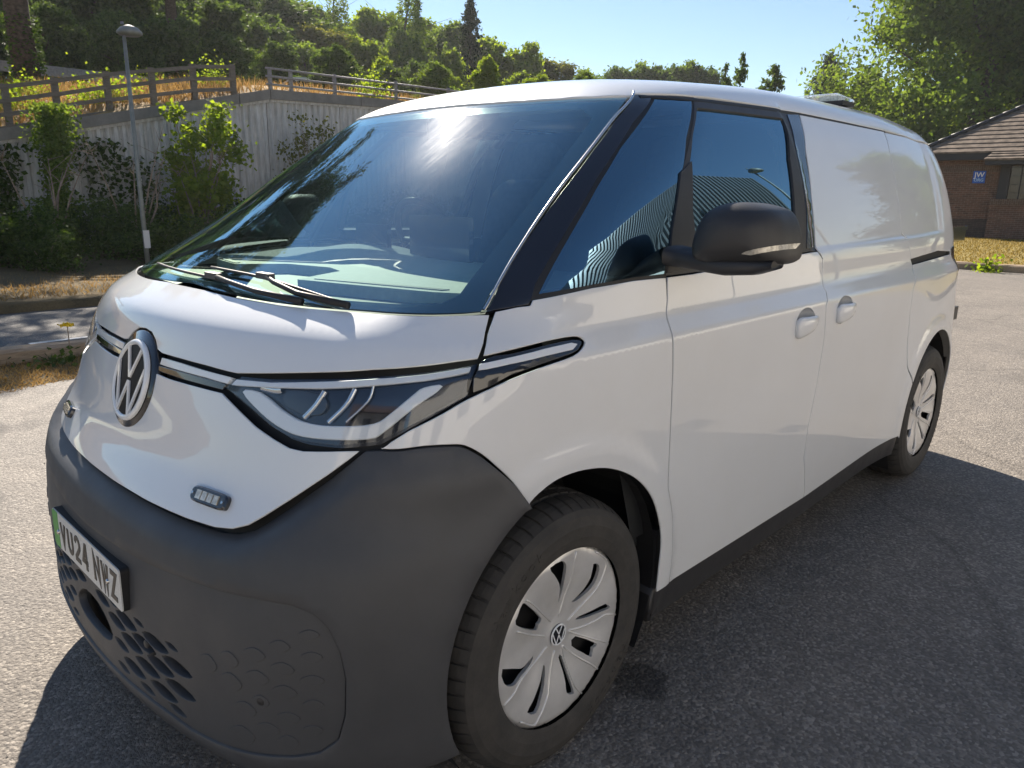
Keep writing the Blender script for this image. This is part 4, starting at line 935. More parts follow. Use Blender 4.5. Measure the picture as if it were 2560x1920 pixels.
mesh_obj('bulkhead', [(-1.475, a, b) for a, b in bh] + [(-1.495, a, b) for a, b in bh], [tuple(range(10)), tuple(range(10, 20))[::-1]], MAT['dash_dark'], VAN, False)
MB().box((-1.47, -.88, .45), (.3, .88, .50)).build('cab_floor', MAT['dash_dark'], VAN)
panel('headliner', sym([(-.50, .004, 1.7), (-.56, .55, 1.72), (-.70, .64, 1.74), (-1.47, .64, 1.75), (-1.47, .004, 1.8)]), ROLL, MAT['liner'], VAN, off=-.035, gap=0, thick=0, sp=.06, rows=())
both(panel('pillar_trim', [(-1.36, .8, 1.72), (-1.46, .8, 1.72), (-1.44, .88, 1.2), (-1.30, .88, 1.2)], SIDE, MAT['liner'], VAN, off=-.05, gap=0, thick=0, sp=.05))
both(panel('door_lining', [(-.1, .9, 1.235), (-1.45, .9, 1.255), (-1.45, .9, .5), (-.35, .9, .5)], SIDE, MAT['dash_dark'], VAN, off=-.07, gap=0, thick=0, sp=.08))
MB().box((-.52, -.10, 1.66), (-.44, .10, 1.72)).build('rear_view_mirror', MAT['dash_dark'], VAN)
for s in (1, -1): MB().box((-.70, min(s * .18, s * .56), 1.725), (-.52, max(s * .18, s * .56), 1.742)).build('sun_visor', MAT['liner'], VAN)
# ------------------------------------------------------------------ ground and setting
def asphalt_mat(name, lo, hi, grain=1.0, stains=()):
    t = NT(name); co = t.coord()
    vo = t.n('ShaderNodeTexVoronoi'); vo.inputs['Scale'].default_value = 105; t.l(co, vo.inputs['Vector'])
    v2 = t.n('ShaderNodeTexVoronoi'); v2.inputs['Scale'].default_value = 62; t.l(co, v2.inputs['Vector'])
    big = t.noise(co, .9, 5, .6); mid = t.noise(co, 7, 5, .65); fine = t.noise(co, 320, 2)
    sep = t.n('ShaderNodeSeparateColor'); t.l(vo.outputs['Color'], sep.inputs[0])
    c = t.ramp(sep.outputs[0], [(0, tuple(k * .8 for k in lo)), (.45, lo), (.85, hi), (1, tuple(min(1, k * 1.35) for k in hi))])
    c = t.mixc(.75, c, t.ramp(big, [(.3, (.74, .74, .75)), (.7, (1.12, 1.1, 1.08))]), 'MULTIPLY')
    c = t.mixc(.6, c, t.ramp(mid, [(.3, (.78, .78, .79)), (.7, (1.15, 1.14, 1.12))]), 'MULTIPLY')
    # tar seams and hairline cracks
    mp = t.n('ShaderNodeMapping'); mp.inputs['Scale'].default_value = (.35, .22, 1); mp.inputs['Rotation'].default_value = (0, 0, .35); t.l(co, mp.inputs[0])
    wob = t.n('ShaderNodeTexNoise'); wob.inputs['Scale'].default_value = 3; t.l(mp.outputs[0], wob.inputs['Vector'])
    ad = t.n('ShaderNodeVectorMath', operation='MULTIPLY_ADD'); t.l(wob.outputs['Color'], ad.inputs[0]); ad.inputs[1].default_value = (.18, .18, 0); t.l(mp.outputs[0], ad.inputs[2])
    cr = t.n('ShaderNodeTexVoronoi', feature='DISTANCE_TO_EDGE'); cr.inputs['Scale'].default_value = 1.0; t.l(ad.outputs[0], cr.inputs['Vector'])
    ck = t.ramp(cr.outputs['Distance'], [(0, (.35, .34, .33)), (.006, (1, 1, 1))]); c = t.mixc(.38, c, ck, 'MULTIPLY')
    for (sx0, sy0, sr0, dk) in stains:
        dv = t.n('ShaderNodeVectorMath', operation='DISTANCE'); wv = t.n('ShaderNodeVectorMath', operation='MULTIPLY_ADD'); wn_ = t.n('ShaderNodeTexNoise'); wn_.inputs['Scale'].default_value = 9; t.l(co, wn_.inputs['Vector'])
        t.l(wn_.outputs['Color'], wv.inputs[0]); wv.inputs[1].default_value = (.16, .16, 0); t.l(co, wv.inputs[2]); t.l(wv.outputs[0], dv.inputs[0]); dv.inputs[1].default_value = (sx0 + .08, sy0 + .08, 0)
        c = t.mixc(1.0, c, t.ramp(dv.outputs['Value'], [(0, (dk, dk, dk)), (sr0 * .7, (dk * 1.1,) * 3), (sr0, (1, 1, 1))]), 'MULTIPLY')
    h = t.n('ShaderNodeMath', operation='MULTIPLY_ADD'); t.l(vo.outputs['Distance'], h.inputs[0]); h.inputs[1].default_value = -1.1
    h2 = t.n('ShaderNodeMath', operation='MULTIPLY_ADD'); t.l(v2.outputs['Distance'], h2.inputs[0]); h2.inputs[1].default_value = -.9; t.l(fine, h2.inputs[2]); t.l(h2.outputs[0], h.inputs[2])
    n = t.bump(h.outputs[0], .55 * grain, .008)
    t.bsdf(c, .74, 0, .42, 0, n); return t.m
STAINS = [(-.42, .93, .10, .42), (-6.2, 1.1, .35, .75), (-9.5, -1.6, .5, .8), (.9, -2.6, .25, .78)]
MAT['asphalt'] = asphalt_mat('car_park_asphalt', (.190, .170, .150), (.268, .242, .212), 1.0, STAINS)
MAT['road'] = asphalt_mat('road_asphalt', (.11, .105, .10), (.17, .162, .152), .7)
def soil_mat():
    t = NT('verge_soil'); co = t.coord(); a = t.noise(co, 1.6, 6, .65); b = t.noise(co, 40, 5, .7)
    c = t.ramp(a, [(.3, (.10, .085, .055)), (.5, (.16, .125, .075)), (.7, (.20, .15, .085))]); c = t.mixc(.7, c, t.ramp(b, [(.3, (.55, .55, .5)), (.7, (1.3, 1.25, 1.1))]), 'MULTIPLY')
    t.bsdf(c, .95, 0, .2, 0, t.bump(b, .9, .03)); return t.m
MAT['soil'] = soil_mat()
def sheet(name, pts, z, mat):
    return struct(mesh_obj(name, [(a, b, z) for a, b in pts], [tuple(range(len(pts)))], mat, None, False))
sheet('ground', [(-300, -300), (300, -300), (300, 300), (-300, 300)], -.06, MAT['soil'])
sheet('car_park', [(-17.35, -4.55), (-9, -4.5), (-3, -4.42), (-1.2, -4.40), (-.6, -4.52), (.1, -4.45), (.9, -4.7), (3, -4.6), (30, -4.6), (30, 30), (-17.35, 30)], 0, MAT['asphalt'])
sheet('road', [(-80, -8.62), (60, -8.62), (60, -5.75), (-80, -5.75)], -.012, MAT['road'])
sheet('road_line', [(-3.4, -6.42), (-.55, -6.32), (-.55, -6.40), (-3.4, -6.50)], -.007, simple('road_paint', (.62, .62, .60), .6, 0, .3, 0, .3, 15))
sheet('grass_strip', [(-17.35, -5.8), (30, -5.8), (30, -4.35), (-17.35, -4.35)], -.006, MAT['soil'])
sheet('lawn', [(-60, -30), (-17.3, -30), (-17.3, 30), (-60, 30)], -.004, simple('lawn_soil', (.24, .185, .06), .95, 0, .2, 0, .3, 6, .6, 60))
# verge rising to the foot of the wall
vx = np.linspace(-40, 14, 55); vy = np.array([-8.62, -8.63, -9.2, -10.2, -11.4, -12.6, -13.6, -14.6]); vz = [-.012, .09, .10, .13, .18, .26, .33, .36]
r_ = np.random.default_rng(3)
v = [(x, y, z + (r_.normal() * .018 if 1 < j < 7 else 0)) for x in vx for j, (y, z) in enumerate(zip(vy, vz))]; n = len(vy)
struct(mesh_obj('verge', v, [(i * n + j, (i + 1) * n + j, (i + 1) * n + j + 1, i * n + j + 1) for i in range(len(vx) - 1) for j in range(n - 1)], MAT['soil'], None, True))

def ztop(x):
    return float(np.interp(-x, [-14, -4, 2.42, 7.75, 11.45, 40], [1.1, 1.25, 2.50, 3.70, 3.80, 4.0]))
def bank_z(x, y):
    d = -14.6 - y; z = min(ztop(x) - .06 + .22 * d, float(np.interp(-x, [5, 9], [3.65, 3.95])))
    if d > 14: z += (d - 14) * .05
    return z
bx = np.linspace(-90, 22, 90); by = np.concatenate([np.linspace(-14.62, -24, 18), np.linspace(-26, -90, 20)]); n = len(by)
v = [(x, y, bank_z(x, y) + r_.normal() * (.05 if y < -15 else .01)) for x in bx for y in by]
bank = struct(mesh_obj('hillside', v, [(i * n + j, i * n + j + 1, (i + 1) * n + j + 1, (i + 1) * n + j) for i in range(len(bx) - 1) for j in range(n - 1)], simple('straw_bank', (.30, .205, .095), .95, 0, .2, 0, .4, 2.5, .8, 40), None, True))

# ---- fast leaf / blade meshes
def quads_mesh(name, c, a, b, mat, parent=None, fold=None):
    n = len(c); V = np.empty((n, 4, 3)); V[:, 0] = c - a; V[:, 1] = c + b * .55 - a * .1; V[:, 2] = c + a; V[:, 3] = c - b * .55 - a * .1
    me = bpy.data.meshes.new(name); me.vertices.add(n * 4); me.vertices.foreach_set('co', V.ravel())
    me.loops.add(n * 4); me.loops.foreach_set('vertex_index', np.arange(n * 4)); me.polygons.add(n)
    me.polygons.foreach_set('loop_start', np.arange(n) * 4); me.polygons.foreach_set('loop_total', np.full(n, 4))
    me.materials.append(mat); me.update(calc_edges=True); me.validate()
    o = bpy.data.objects.new(name, me); COL.objects.link(o)
    if parent is not None: o.parent = parent
    return o
def unit(v): return v / (np.linalg.norm(v, axis=1)[:, None] + 1e-9)
def leaves(name, c, size, mat, parent, rng, droop=.0, long=1.5):
    n = len(c); nrm = unit(rng.normal(size=(n, 3)) + np.array([0, 0, .6])); a = unit(np.cross(nrm, rng.normal(size=(n, 3)))); a[:, 2] -= droop; a = unit(a)
    b = np.cross(nrm, a); s = size * rng.uniform(.6, 1.3, (n, 1)); return quads_mesh(name, c, a * s * long * .5, b * s * .9, mat, parent)
def blades(name, base, h, w, mat, rng, parent=None, lean=.5):
    n = len(base); d = rng.normal(size=(n, 3)) * lean; d[:, 2] = 1; d = unit(d); hh = h * rng.uniform(.4, 1.3, (n, 1)); side = unit(np.cross(d, rng.normal(size=(n, 3))))
    V = np.empty((n, 3, 3)); V[:, 0] = base - side * w; V[:, 1] = base + side * w; V[:, 2] = base + d * hh
    me = bpy.data.meshes.new(name); me.vertices.add(n * 3); me.vertices.foreach_set('co', V.ravel()); me.loops.add(n * 3); me.loops.foreach_set('vertex_index', np.arange(n * 3)); me.polygons.add(n)
    me.polygons.foreach_set('loop_start', np.arange(n) * 3); me.polygons.foreach_set('loop_total', np.full(n, 3)); me.materials.append(mat); me.update(calc_edges=True)
    o = bpy.data.objects.new(name, me); COL.objects.link(o)
    if parent is not None: o.parent = parent
    return o
def clump_points(rng, centers, radii, per):
    out = []
    for c, r in zip(centers, radii):
        m = int(per * (r / np.mean(radii))**2); p = rng.normal(size=(m, 3)) * r * .55; p[:, 2] *= .8; out.append(p + c)
    return np.concatenate(out)
def branch_set(mb, rng, base, top, r0, limbs, spread, zmin=.35):
    base = Vector(base); top = Vector(top); n = 7; pts = [base.lerp(top, i / n) + Vector(rng.normal(size=3) * .03 * (top - base).length * (0 < i < n)) for i in range(n + 1)]
    mb.tube(pts, [r0 * (1 - .85 * i / n) for i in range(n + 1)], 8)
    for k in range(limbs):
        t = zmin + (1 - zmin) * (k + .5) / limbs; p = base.lerp(top, t); a = k * 2.4 + rng.uniform(0, .8); L = spread * (1.05 - .6 * abs(t - .55)) * rng.uniform(.7, 1.1)
        q = p + Vector((math.cos(a) * L, math.sin(a) * L, L * rng.uniform(.25, .7))); m = p.lerp(q, .5) + Vector((0, 0, -.04 * L)); rr = r0 * .38 * (1.1 - t)
        mb.tube([p, m, q], [rr, rr * .65, rr * .18], 6)
def broad_tree(name, h, r, nleaf, size, mat, seed, label, trunk=.28, lift=.22, lobes=80, open_=.3):
    rng = np.random.default_rng(seed); root = thing(name, label, 'tree')
    mb = MB(); branch_set(mb, rng, (0, 0, -.3), (rng.normal() * .3, rng.normal() * .3, h * .86), trunk, 12, r * .8); mb.build('trunk', MAT['bark'], root, True)
    cs = []; rs = []; subs = []
    for k in range(9):
        a = k * 2.4 + rng.uniform(-.5, .5); zz = lift + (1 - lift) * (.20 + .62 * (k / 8)); rr = r * rng.uniform(.30, .62) * (1.15 - .75 * (k / 8)); subs.append((math.cos(a) * rr, math.sin(a) * rr, h * zz, r * rng.uniform(.34, .52) * (1.15 - .45 * (k / 8))))
    for k in range(lobes):
        sx_, sy_, sz_, sr_ = subs[k % 9]; d = rng.normal(size=3); d /= np.linalg.norm(d); t = rng.uniform(.45, 1.08)
        cs.append((sx_ + d[0] * sr_ * t, sy_ + d[1] * sr_ * t, sz_ + d[2] * sr_ * t * 1.15)); rs.append(r * rng.uniform(.07, .20))
    pts = clump_points(rng, np.array(cs), rs, int(nleaf * .78) // lobes); q = []
    for k in range(lobes * 2):
        sx_, sy_, sz_, sr_ = subs[k % 9]; d = rng.normal(size=3); d[2] += .3; d /= np.linalg.norm(d); m = max(2, int(nleaf * .22) // (lobes * 2)); t = rng.uniform(.6, 1.18, (m, 1))
        q.append(np.array([sx_, sy_, sz_]) + d * sr_ * t + rng.normal(size=(m, 3)) * r * .035)
    q = np.concatenate(q)
    leaves('crown', np.concatenate([pts, q]), size, mat, root, rng, .15)
    return root
def conifer(name, h, r, nleaf, size, mat, seed, label, sparse=False):
    rng = np.random.default_rng(seed); root = thing(name, label, 'tree'); mb = MB(); mb.tube([(0, 0, -.3), (0, 0, h * .5), (0, 0, h)], [.02 * h, .012 * h, .01], 8)
    pts = []; tiers = int(h * 2.2)
    for i in range(tiers):
        t = (i + .5) / tiers; z = h * (.08 + .92 * t); L = r * (1 - t)**.8 * rng.uniform(.65, 1.1) + .15
        for k in range(6 if not sparse else 4):
            a = k * 1.05 + i * .7 + rng.uniform(-.3, .3); z = h * (.08 + .92 * t) + rng.uniform(-.6, .6) * h / tiers; e = Vector((math.cos(a) * L, math.sin(a) * L, z + L * rng.uniform(-.35, .05) + (.45 * L if sparse else 0)))
            mb.tube([(0, 0, z), tuple(e)], [.012, .004], 4, False); m = max(4, int(nleaf / (tiers * 6))); s = rng.uniform(.15, 1, m)
            pts.append(np.stack([e.x * s, e.y * s, z + (e.z - z) * s], 1) + rng.normal(size=(m, 3)) * np.array([.10, .10, .07]) * (r * .45))
    mb.build('trunk', MAT['bark'], root, True); leaves('crown', np.concatenate(pts), size, mat, root, rng, .35, 2.2); return root
def weeping(name, h, r, nleaf, size, mat, seed, label):
    rng = np.random.default_rng(seed); root = thing(name, label, 'tree'); mb = MB(); branch_set(mb, rng, (0, 0, -.3), (.2, 0, h), .2, 14, r * .7, .3); mb.build('trunk', MAT['bark'], root, True)
    pts = []
    for k in range(70):
        z = h * rng.uniform(.35, 1.0); a = rng.uniform(0, 6.28); L = r * rng.uniform(.2, 1) * (1.15 - z / h); dr = rng.uniform(1, 2.6); m = nleaf // 70; s = rng.uniform(0, 1, m)
        pts.append(np.stack([np.cos(a) * L + rng.normal(size=m) * .12, np.sin(a) * L + rng.normal(size=m) * .12, z - s * dr], 1))
    leaves('crown', np.concatenate(pts), size, mat, root, rng, .6, 1.8); return root
def shrub(name, h, r, nleaf, size, mat, seed, label, stems=7, twig='twig'):
    rng = np.random.default_rng(seed); root = thing(name, label, 'shrub'); mb = MB(); cs = []; rs = []
    for k in range(stems):
        a = k * 2.4; q = Vector((math.cos(a) * r * rng.uniform(.2, .8), math.sin(a) * r * rng.uniform(.2, .8), h * rng.uniform(.6, .98))); m = q * .5 + Vector((rng.normal() * .1, rng.normal() * .1, .1))
        mb.tube([(0, 0, -.1), tuple(m), tuple(q)], [.03, .018, .005], 5); cs.append(tuple(q)); rs.append(r * rng.uniform(.22, .4)); cs.append(tuple(m)); rs.append(r * rng.uniform(.3, .5))
        for _ in range(2): cs.append((q.x + rng.normal() * r * .3, q.y + rng.normal() * r * .3, q.z * rng.uniform(.25, .9))); rs.append(r * rng.uniform(.2, .38))
    mb.build('stem', MAT[twig], root, True); leaves('foliage', clump_points(rng, np.array(cs), rs, nleaf // len(cs)), size, mat, root, rng, .1, 1.3); return root
def place(proto, flag, loc, rz, s, label=None):
    """first use moves the prototype itself, later uses copy it with its parts"""
    if not flag.get(proto.name):
        flag[proto.name] = 1; proto.location = loc; proto.rotation_euler.z = rz; proto.scale = (s, s, s) if isinstance(s, (int, float)) else s
        if label: proto['label'] = label
        return proto
    return dup_tree(proto, loc, rz, s, label)
USED = {}
def polar(az, d): a = math.radians(az); return 1.336 + d * math.cos(a), 2.035 + d * math.sin(a)

# ---- wood on the hillside: tree tops follow the skyline
SKY = [(-97, 15), (-104, 15.5), (-112, 15.5), (-119, 14.2), (-121.5, 12.6), (-124.3, 11.7), (-126.5, 12.8), (-128, 12.4), (-130, 11.6), (-133, 10.8), (-135.5, 10.4), (-137.5, 9.9), (-139.5, 9.6), (-141.2, 8.5), (-143, 8.1)]
sa = [-a for a, _ in SKY]; se = [e for _, e in SKY]
G1 = 'trees of the wood on the hillside'
protos = [broad_tree('broadleaf_tree', 10, 3.6, 24000, .19, MAT['leaf'], 11, 'broad green tree in the hillside wood behind the railing'),
          broad_tree('broadleaf_tree', 10, 3.0, 22000, .18, MAT['leaf_olive'], 12, 'olive green tree in the hillside wood behind the railing'),
          broad_tree('broadleaf_tree', 10, 4.0, 24000, .20, MAT['leaf_dark'], 13, 'dark green tree in the hillside wood behind the railing'),
          broad_tree('broadleaf_tree', 10, 3.3, 23000, .19, MAT['leaf_bright'], 14, 'bright yellow-green tree in the hillside wood behind the railing')]
for p in protos: p['group'] = G1
rg = random.Random(21)
for row, (dist, drop, step) in enumerate(((58, -.3, 2.3), (46, 1.2, 2.6), (38, 2.6, 2.8), (32, 4.6, 3.4))):
    az = -96.0
    while az > -142.5:
        el = float(np.interp(-az, sa, se)) - drop - rg.uniform(0, .9); d = dist + rg.uniform(-3, 4); x, y = polar(az, d); zb = bank_z(x, y)
        topz = 1.479 + d * math.tan(math.radians(el)); hgt = max(2.5, topz - zb)
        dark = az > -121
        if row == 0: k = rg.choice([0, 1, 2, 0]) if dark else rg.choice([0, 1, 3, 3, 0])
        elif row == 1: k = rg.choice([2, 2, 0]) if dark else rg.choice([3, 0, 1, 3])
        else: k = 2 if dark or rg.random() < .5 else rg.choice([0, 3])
        s = hgt / 9.8; w_ = s * rg.uniform(.95, 1.3) if s < 1.1 else s * rg.uniform(.85, 1.0)
        place(protos[k], USED, (x, y, zb), rg.uniform(0, 6.28), (w_, w_, s)); az -= step * rg.uniform(.8, 1.2)
def at_sky(proto, az, d, el, hnat, wide=1.0, label=None, zb=None):
    x, y = polar(az, d); z0 = bank_z(x, y) if zb is None else zb; s = (1.479 + d * math.tan(math.radians(el)) - z0) / hnat
    return place(proto, USED, (x, y, z0), RNG.uniform(0, 6), (s * wide, s * wide, s), label)
birch = weeping('birch_tree', 12, 4.6, 7500, .12, MAT['leaf'], 31, 'tall birch with drooping branches above the hillside wood')
at_sky(birch, -128.6, 50, 13.9, 12, 1.25)
at_sky(birch, -123.6, 52, 13.0, 12, 1.1, 'slim wispy birch at the left edge of the open sky')
spire = conifer('conifer_tree', 12, 3.6, 8500, .15, MAT['needle'], 32, 'dark conifer spire rising above the wood against the sky')
at_sky(spire, -132.9, 48, 12.9, 12, .85)
# far round trees just over the roof of the van
for i, (az, el) in enumerate(((-143.6, 8.6), (-145.2, 9.0), (-146.6, 8.7), (-148.2, 8.95), (-149.2, 8.6))):
    at_sky(protos[(2, 0, 2, 0, 2)[i]], az, 74, el, 9.8, 1.0)
tips = conifer('young_conifer', 9, 2.3, 2600, .15, MAT['leaf_dark'], 33, 'pair of thin conifer tips showing over the van roof, taller one', True)
at_sky(tips, -151.9, 40, 9.3, 9, .62, zb=0); at_sky(tips, -150.9, 41, 8.7, 9, .6, 'small conifer tip left of the taller one over the van roof', 0)
at_sky(tips, -154.0, 42, 8.5, 9, 1.15, 'low feathery conifer top over the van roof beside the light bar', 0)
at_sky(spire, -157.6, 62, 9.0, 12, 1.25, 'dark green conifer behind the beacon bar, left of the big leafy tree', 0)
# big leafy tree on the right
maple = broad_tree('maple_tree', 17, 7.2, 80000, .165, MAT['leaf'], 41, 'big sunlit leafy tree rising behind the brick building', .5, .10, 170)
x, y = polar(-166.0, 57); place(maple, USED, (x, y, -.1), .4, 1.20)
x, y = polar(-172.0, 63); place(maple, USED, (x, y, -.1), 2.2, 1.2, 'leafy tree at the far right behind the brick building roof')
x, y = polar(-160.2, 58); place(protos[0], USED, (x, y, -.1), 2.2, (.9, .9, 1.0), 'lower leafy tree left of the big tree behind the brick building')
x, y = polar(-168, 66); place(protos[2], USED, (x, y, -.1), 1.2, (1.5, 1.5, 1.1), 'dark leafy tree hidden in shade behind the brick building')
# tall pine at the left, mostly above the frame
def pine(seed):
    rng = np.random.default_rng(seed); root = thing('pine_tree', 'tall dark pine with ivy-clad trunk at the left edge above the wall', 'tree'); mb = MB()
    mb.tube([(0, 0, -.5), (.1, 0, 4), (0, .1, 9), (.2, 0, 15), (.1, .1, 20)], [.42, .36, .30, .20, .05], 10); pts = []; ivy = []
    for k in range(46):
        z = 11.0 + 8.8 * (k / 46)**.9; a = k * 2.4 + rng.uniform(-.4, .4); L = (5.2 if z < 16 else 5.2 * (21.2 - z) / 5.2) * rng.uniform(.6, 1.05)
        q = np.array([math.cos(a) * L, math.sin(a) * L, z + L * rng.uniform(-.12, .12)]); mb.tube([(0, 0, z), tuple(q * np.array([.5, .5, 1]) + np.array([0, 0, .15])), tuple(q)], [.09, .05, .015], 5)
        for j in range(7):
            s = rng.uniform(.35, 1.05); c = np.array([0, 0, z]) * (1 - s) + q * s + rng.normal(size=3) * np.array([.35, .35, .15]); m = 120; pts.append(c + rng.normal(size=(m, 3)) * np.array([.42, .42, .13]))
    for k in range(1400):
        a = rng.uniform(0, 6.28); z = rng.uniform(0, 4); ivy.append((.45 * math.cos(a), .45 * math.sin(a), z))
    mb.build('trunk', MAT['bark'], root, True); leaves('crown', np.concatenate(pts), .11, MAT['needle'], root, rng, .1, 2.6); leaves('ivy', np.array(ivy) + rng.normal(size=(1400, 3)) * .05, .09, MAT['ivy'], root, rng); return root
pn = pine(51); pn.location = (-4.45, -20.0, bank_z(-4.45, -20.0)); pn.scale = (.76, .76, .455)
x = -12.5; p2_ = dup_tree(pn, (x, -30.5, bank_z(x, -30.5)), 1.9, (.7, .7, .48), 'smaller dark pine behind the lamp post, among the wood')

# ---- retaining wall
t = NT('ribbed_concrete'); co = t.coord(); a = t.noise(co, 2.2, 6, .7); b = t.noise(t.coord('Object', (6, 6, .7)), 3, 5, .7)
c = t.ramp(a, [(.3, (.52, .505, .49)), (.7, (.68, .665, .64))]); c = t.mixc(.7, c, t.ramp(b, [(.35, (.55, .54, .5)), (.65, (1.1, 1.1, 1.08))]), 'MULTIPLY'); t.bsdf(c, .9, 0, .25, 0, t.bump(t.noise(co, 60, 4), .4, .01)); MAT['concrete'] = t.m
t = NT('coping_concrete'); co = t.coord(); a = t.noise(co, 3, 6, .7); c = t.ramp(a, [(.3, (.16, .15, .135)), (.7, (.25, .235, .21))]); t.bsdf(c, .92, 0, .25, 0, t.bump(t.noise(co, 50, 4), .4, .01)); MAT['coping'] = t.m
wall = thing('retaining_wall', 'long ribbed concrete retaining wall with sloping coping behind the shrubs', 'wall', (0, 0, 0))
px = 4.0
while px > -24:
    x1 = px; x0 = px - 1.95; v = []; f = []; ribbed = x1 > -9.8
    prof = []
    if ribbed:
        nr = 12; pt = (x1 - x0 - .02) / nr
        for i in range(nr):
            xx = x0 + .01 + i * pt; prof += [(xx, 0), (xx + pt * .22, .055), (xx + pt * .62, .055), (xx + pt * .84, 0)]
        prof.append((x1 - .01, 0))
    else: prof = [(x0 + .01, .05), (x1 - .01, .05)]
    for xx, d in prof:
        zt = ztop(xx) - .25; v += [(xx, -14.5 + d, -.2), (xx, -14.5 + d, zt)]
    v += [(x0 + .01, -14.62, -.2), (x0 + .01, -14.62, ztop(x0) - .25), (x1 - .01, -14.62, -.2), (x1 - .01, -14.62, ztop(x1) - .25)]; m = len(prof)
    f = [(2 * i, 2 * i + 1, 2 * i + 3, 2 * i + 2) for i in range(m - 1)] + [(2 * m, 2 * m + 1, 1, 0), (2 * m - 2, 2 * m - 1, 2 * m + 3, 2 * m + 2)]
    mesh_obj('wall_panel', v, f, MAT['concrete'], wall, False); px -= 1.95
def prism_along(xs, y0, y1, zf, h):
    v = []; f = []
    for x in xs: z = zf(x); v += [(x, y0, z - h), (x, y1, z - h), (x, y1, z), (x, y0, z)]
    for i in range(len(xs) - 1):
        for k in range(4): a = i * 4 + k; b = i * 4 + (k + 1) % 4; f.append((a, b, b + 4, a + 4))
    f += [(3, 2, 1, 0), tuple(range(len(v) - 4, len(v)))]
    return v, f
cuts = [4.0, 1.6, -.8, -3.2, -5.6, -7.0, -7.75, -10.2, -12.6, -15, -17.4, -20, -24]
for a, b in zip(cuts[:-1], cuts[1:]):
    v, f = prism_along([a - .012, (a + b) / 2, b + .012], -14.85, -14.36, ztop, .21); mesh_obj('coping_stone', v, f, MAT['coping'], wall, False)
    v, f = prism_along([a - .012, (a + b) / 2, b + .012], -14.6, -14.41, lambda x: ztop(x) - .21, .055); mesh_obj('coping_ledge', v, f, MAT['concrete'], wall, False)
# ---- timber fence on the bank
def wood_mat(name, lo, hi):
    t = NT(name); g = t.noise(t.coord('Object', (3, 30, 30)), 2, 6, .75); b = t.noise(t.coord(), 3, 4)
    c = t.ramp(g, [(.3, lo), (.7, hi)]); c = t.mixc(.5, c, t.ramp(b, [(.3, (.7, .7, .7)), (.7, (1.15, 1.15, 1.15))]), 'MULTIPLY'); t.bsdf(c, .9, 0, .2, 0, t.bump(g, .7, .01)); return t.m
MAT['fence'] = wood_mat('weathered_fence', (.105, .092, .075), (.22, .19, .155))
MAT['log'] = wood_mat('weathered_sleeper', (.20, .145, .10), (.46, .36, .26))
fence = thing('timber_fence', 'weathered four-rail timber fence on top of the retaining wall', 'fence')
fx = [3.0, 2.0, 1.0, 0.05, -.9, -1.8, -2.69, -3.53, -4.48, -5.37, -6.25, -7.15]
def ftop(x): return float(np.interp(-x, [-3, 2.69, 3.53, 4.48, 5.37, 6.25, 7.15], [2.15, 3.30, 3.50, 3.72, 3.90, 4.07, 4.17]))
for x in fx:
    zt = ftop(x) + .03; MB().box((x - .055, -14.97, ztop(x) - .3), (x + .055, -14.87, zt)).build('post', MAT['fence'], fence)
for a, b in zip(fx[:-1], fx[1:]):
    for k in range(4):
        za, zb = ftop(a) - .03 - k * .235 + RNG.uniform(-.012, .012), ftop(b) - .03 - k * .235 + RNG.uniform(-.012, .012); v = []
        for x, z in ((a, za), (b, zb)): v += [(x, -14.865, z - .04), (x, -14.83, z - .04), (x, -14.83, z + .035), (x, -14.865, z + .035)]
        mesh_obj('rail', v, [(0, 4, 5, 1), (1, 5, 6, 2), (2, 6, 7, 3), (3, 7, 4, 0), (3, 2, 1, 0), (4, 5, 6, 7)][::1], MAT['fence'], fence, False)
MAT['galv'] = simple('galvanised_rail', (.24, .23, .22), .55, .3, .4, 0, .2, 20)
rl = thing('metal_railing', 'galvanised three-bar railing on the level part of the retaining wall', 'railing')
rx = [-7.9, -8.43, -9.62, -11.48, -13.3, -15.1, -16.9, -18.7, -20.5]
for x in rx: MB().box((x - .035, -14.66, ztop(x) - .01), (x + .035, -14.59, ztop(x) + .50)).build('post', MAT['galv'], rl)
for k in range(3):
    mb = MB(); mb.tube([(rx[0] + .12, -14.58, ztop(rx[0]) + .47 - k * .17), (rx[-1], -14.58, ztop(rx[-1]) + .47 - k * .17)], .024, 8); mb.build('bar', MAT['galv'], rl, True)
gr = thing('guard_rail', 'low steel guard rail along the upper road beside the parked cars', 'guard rail')
gx = np.linspace(-24, 3, 14)
for x in gx: MB().box((x - .04, -22.15, 3.4), (x + .04, -22.05, 4.62)).build('post', MAT['galv'], gr)
MB().box((-24.2, -22.05, 4.42), (3.2, -22.0, 4.68)).build('beam', MAT['galv'], gr)
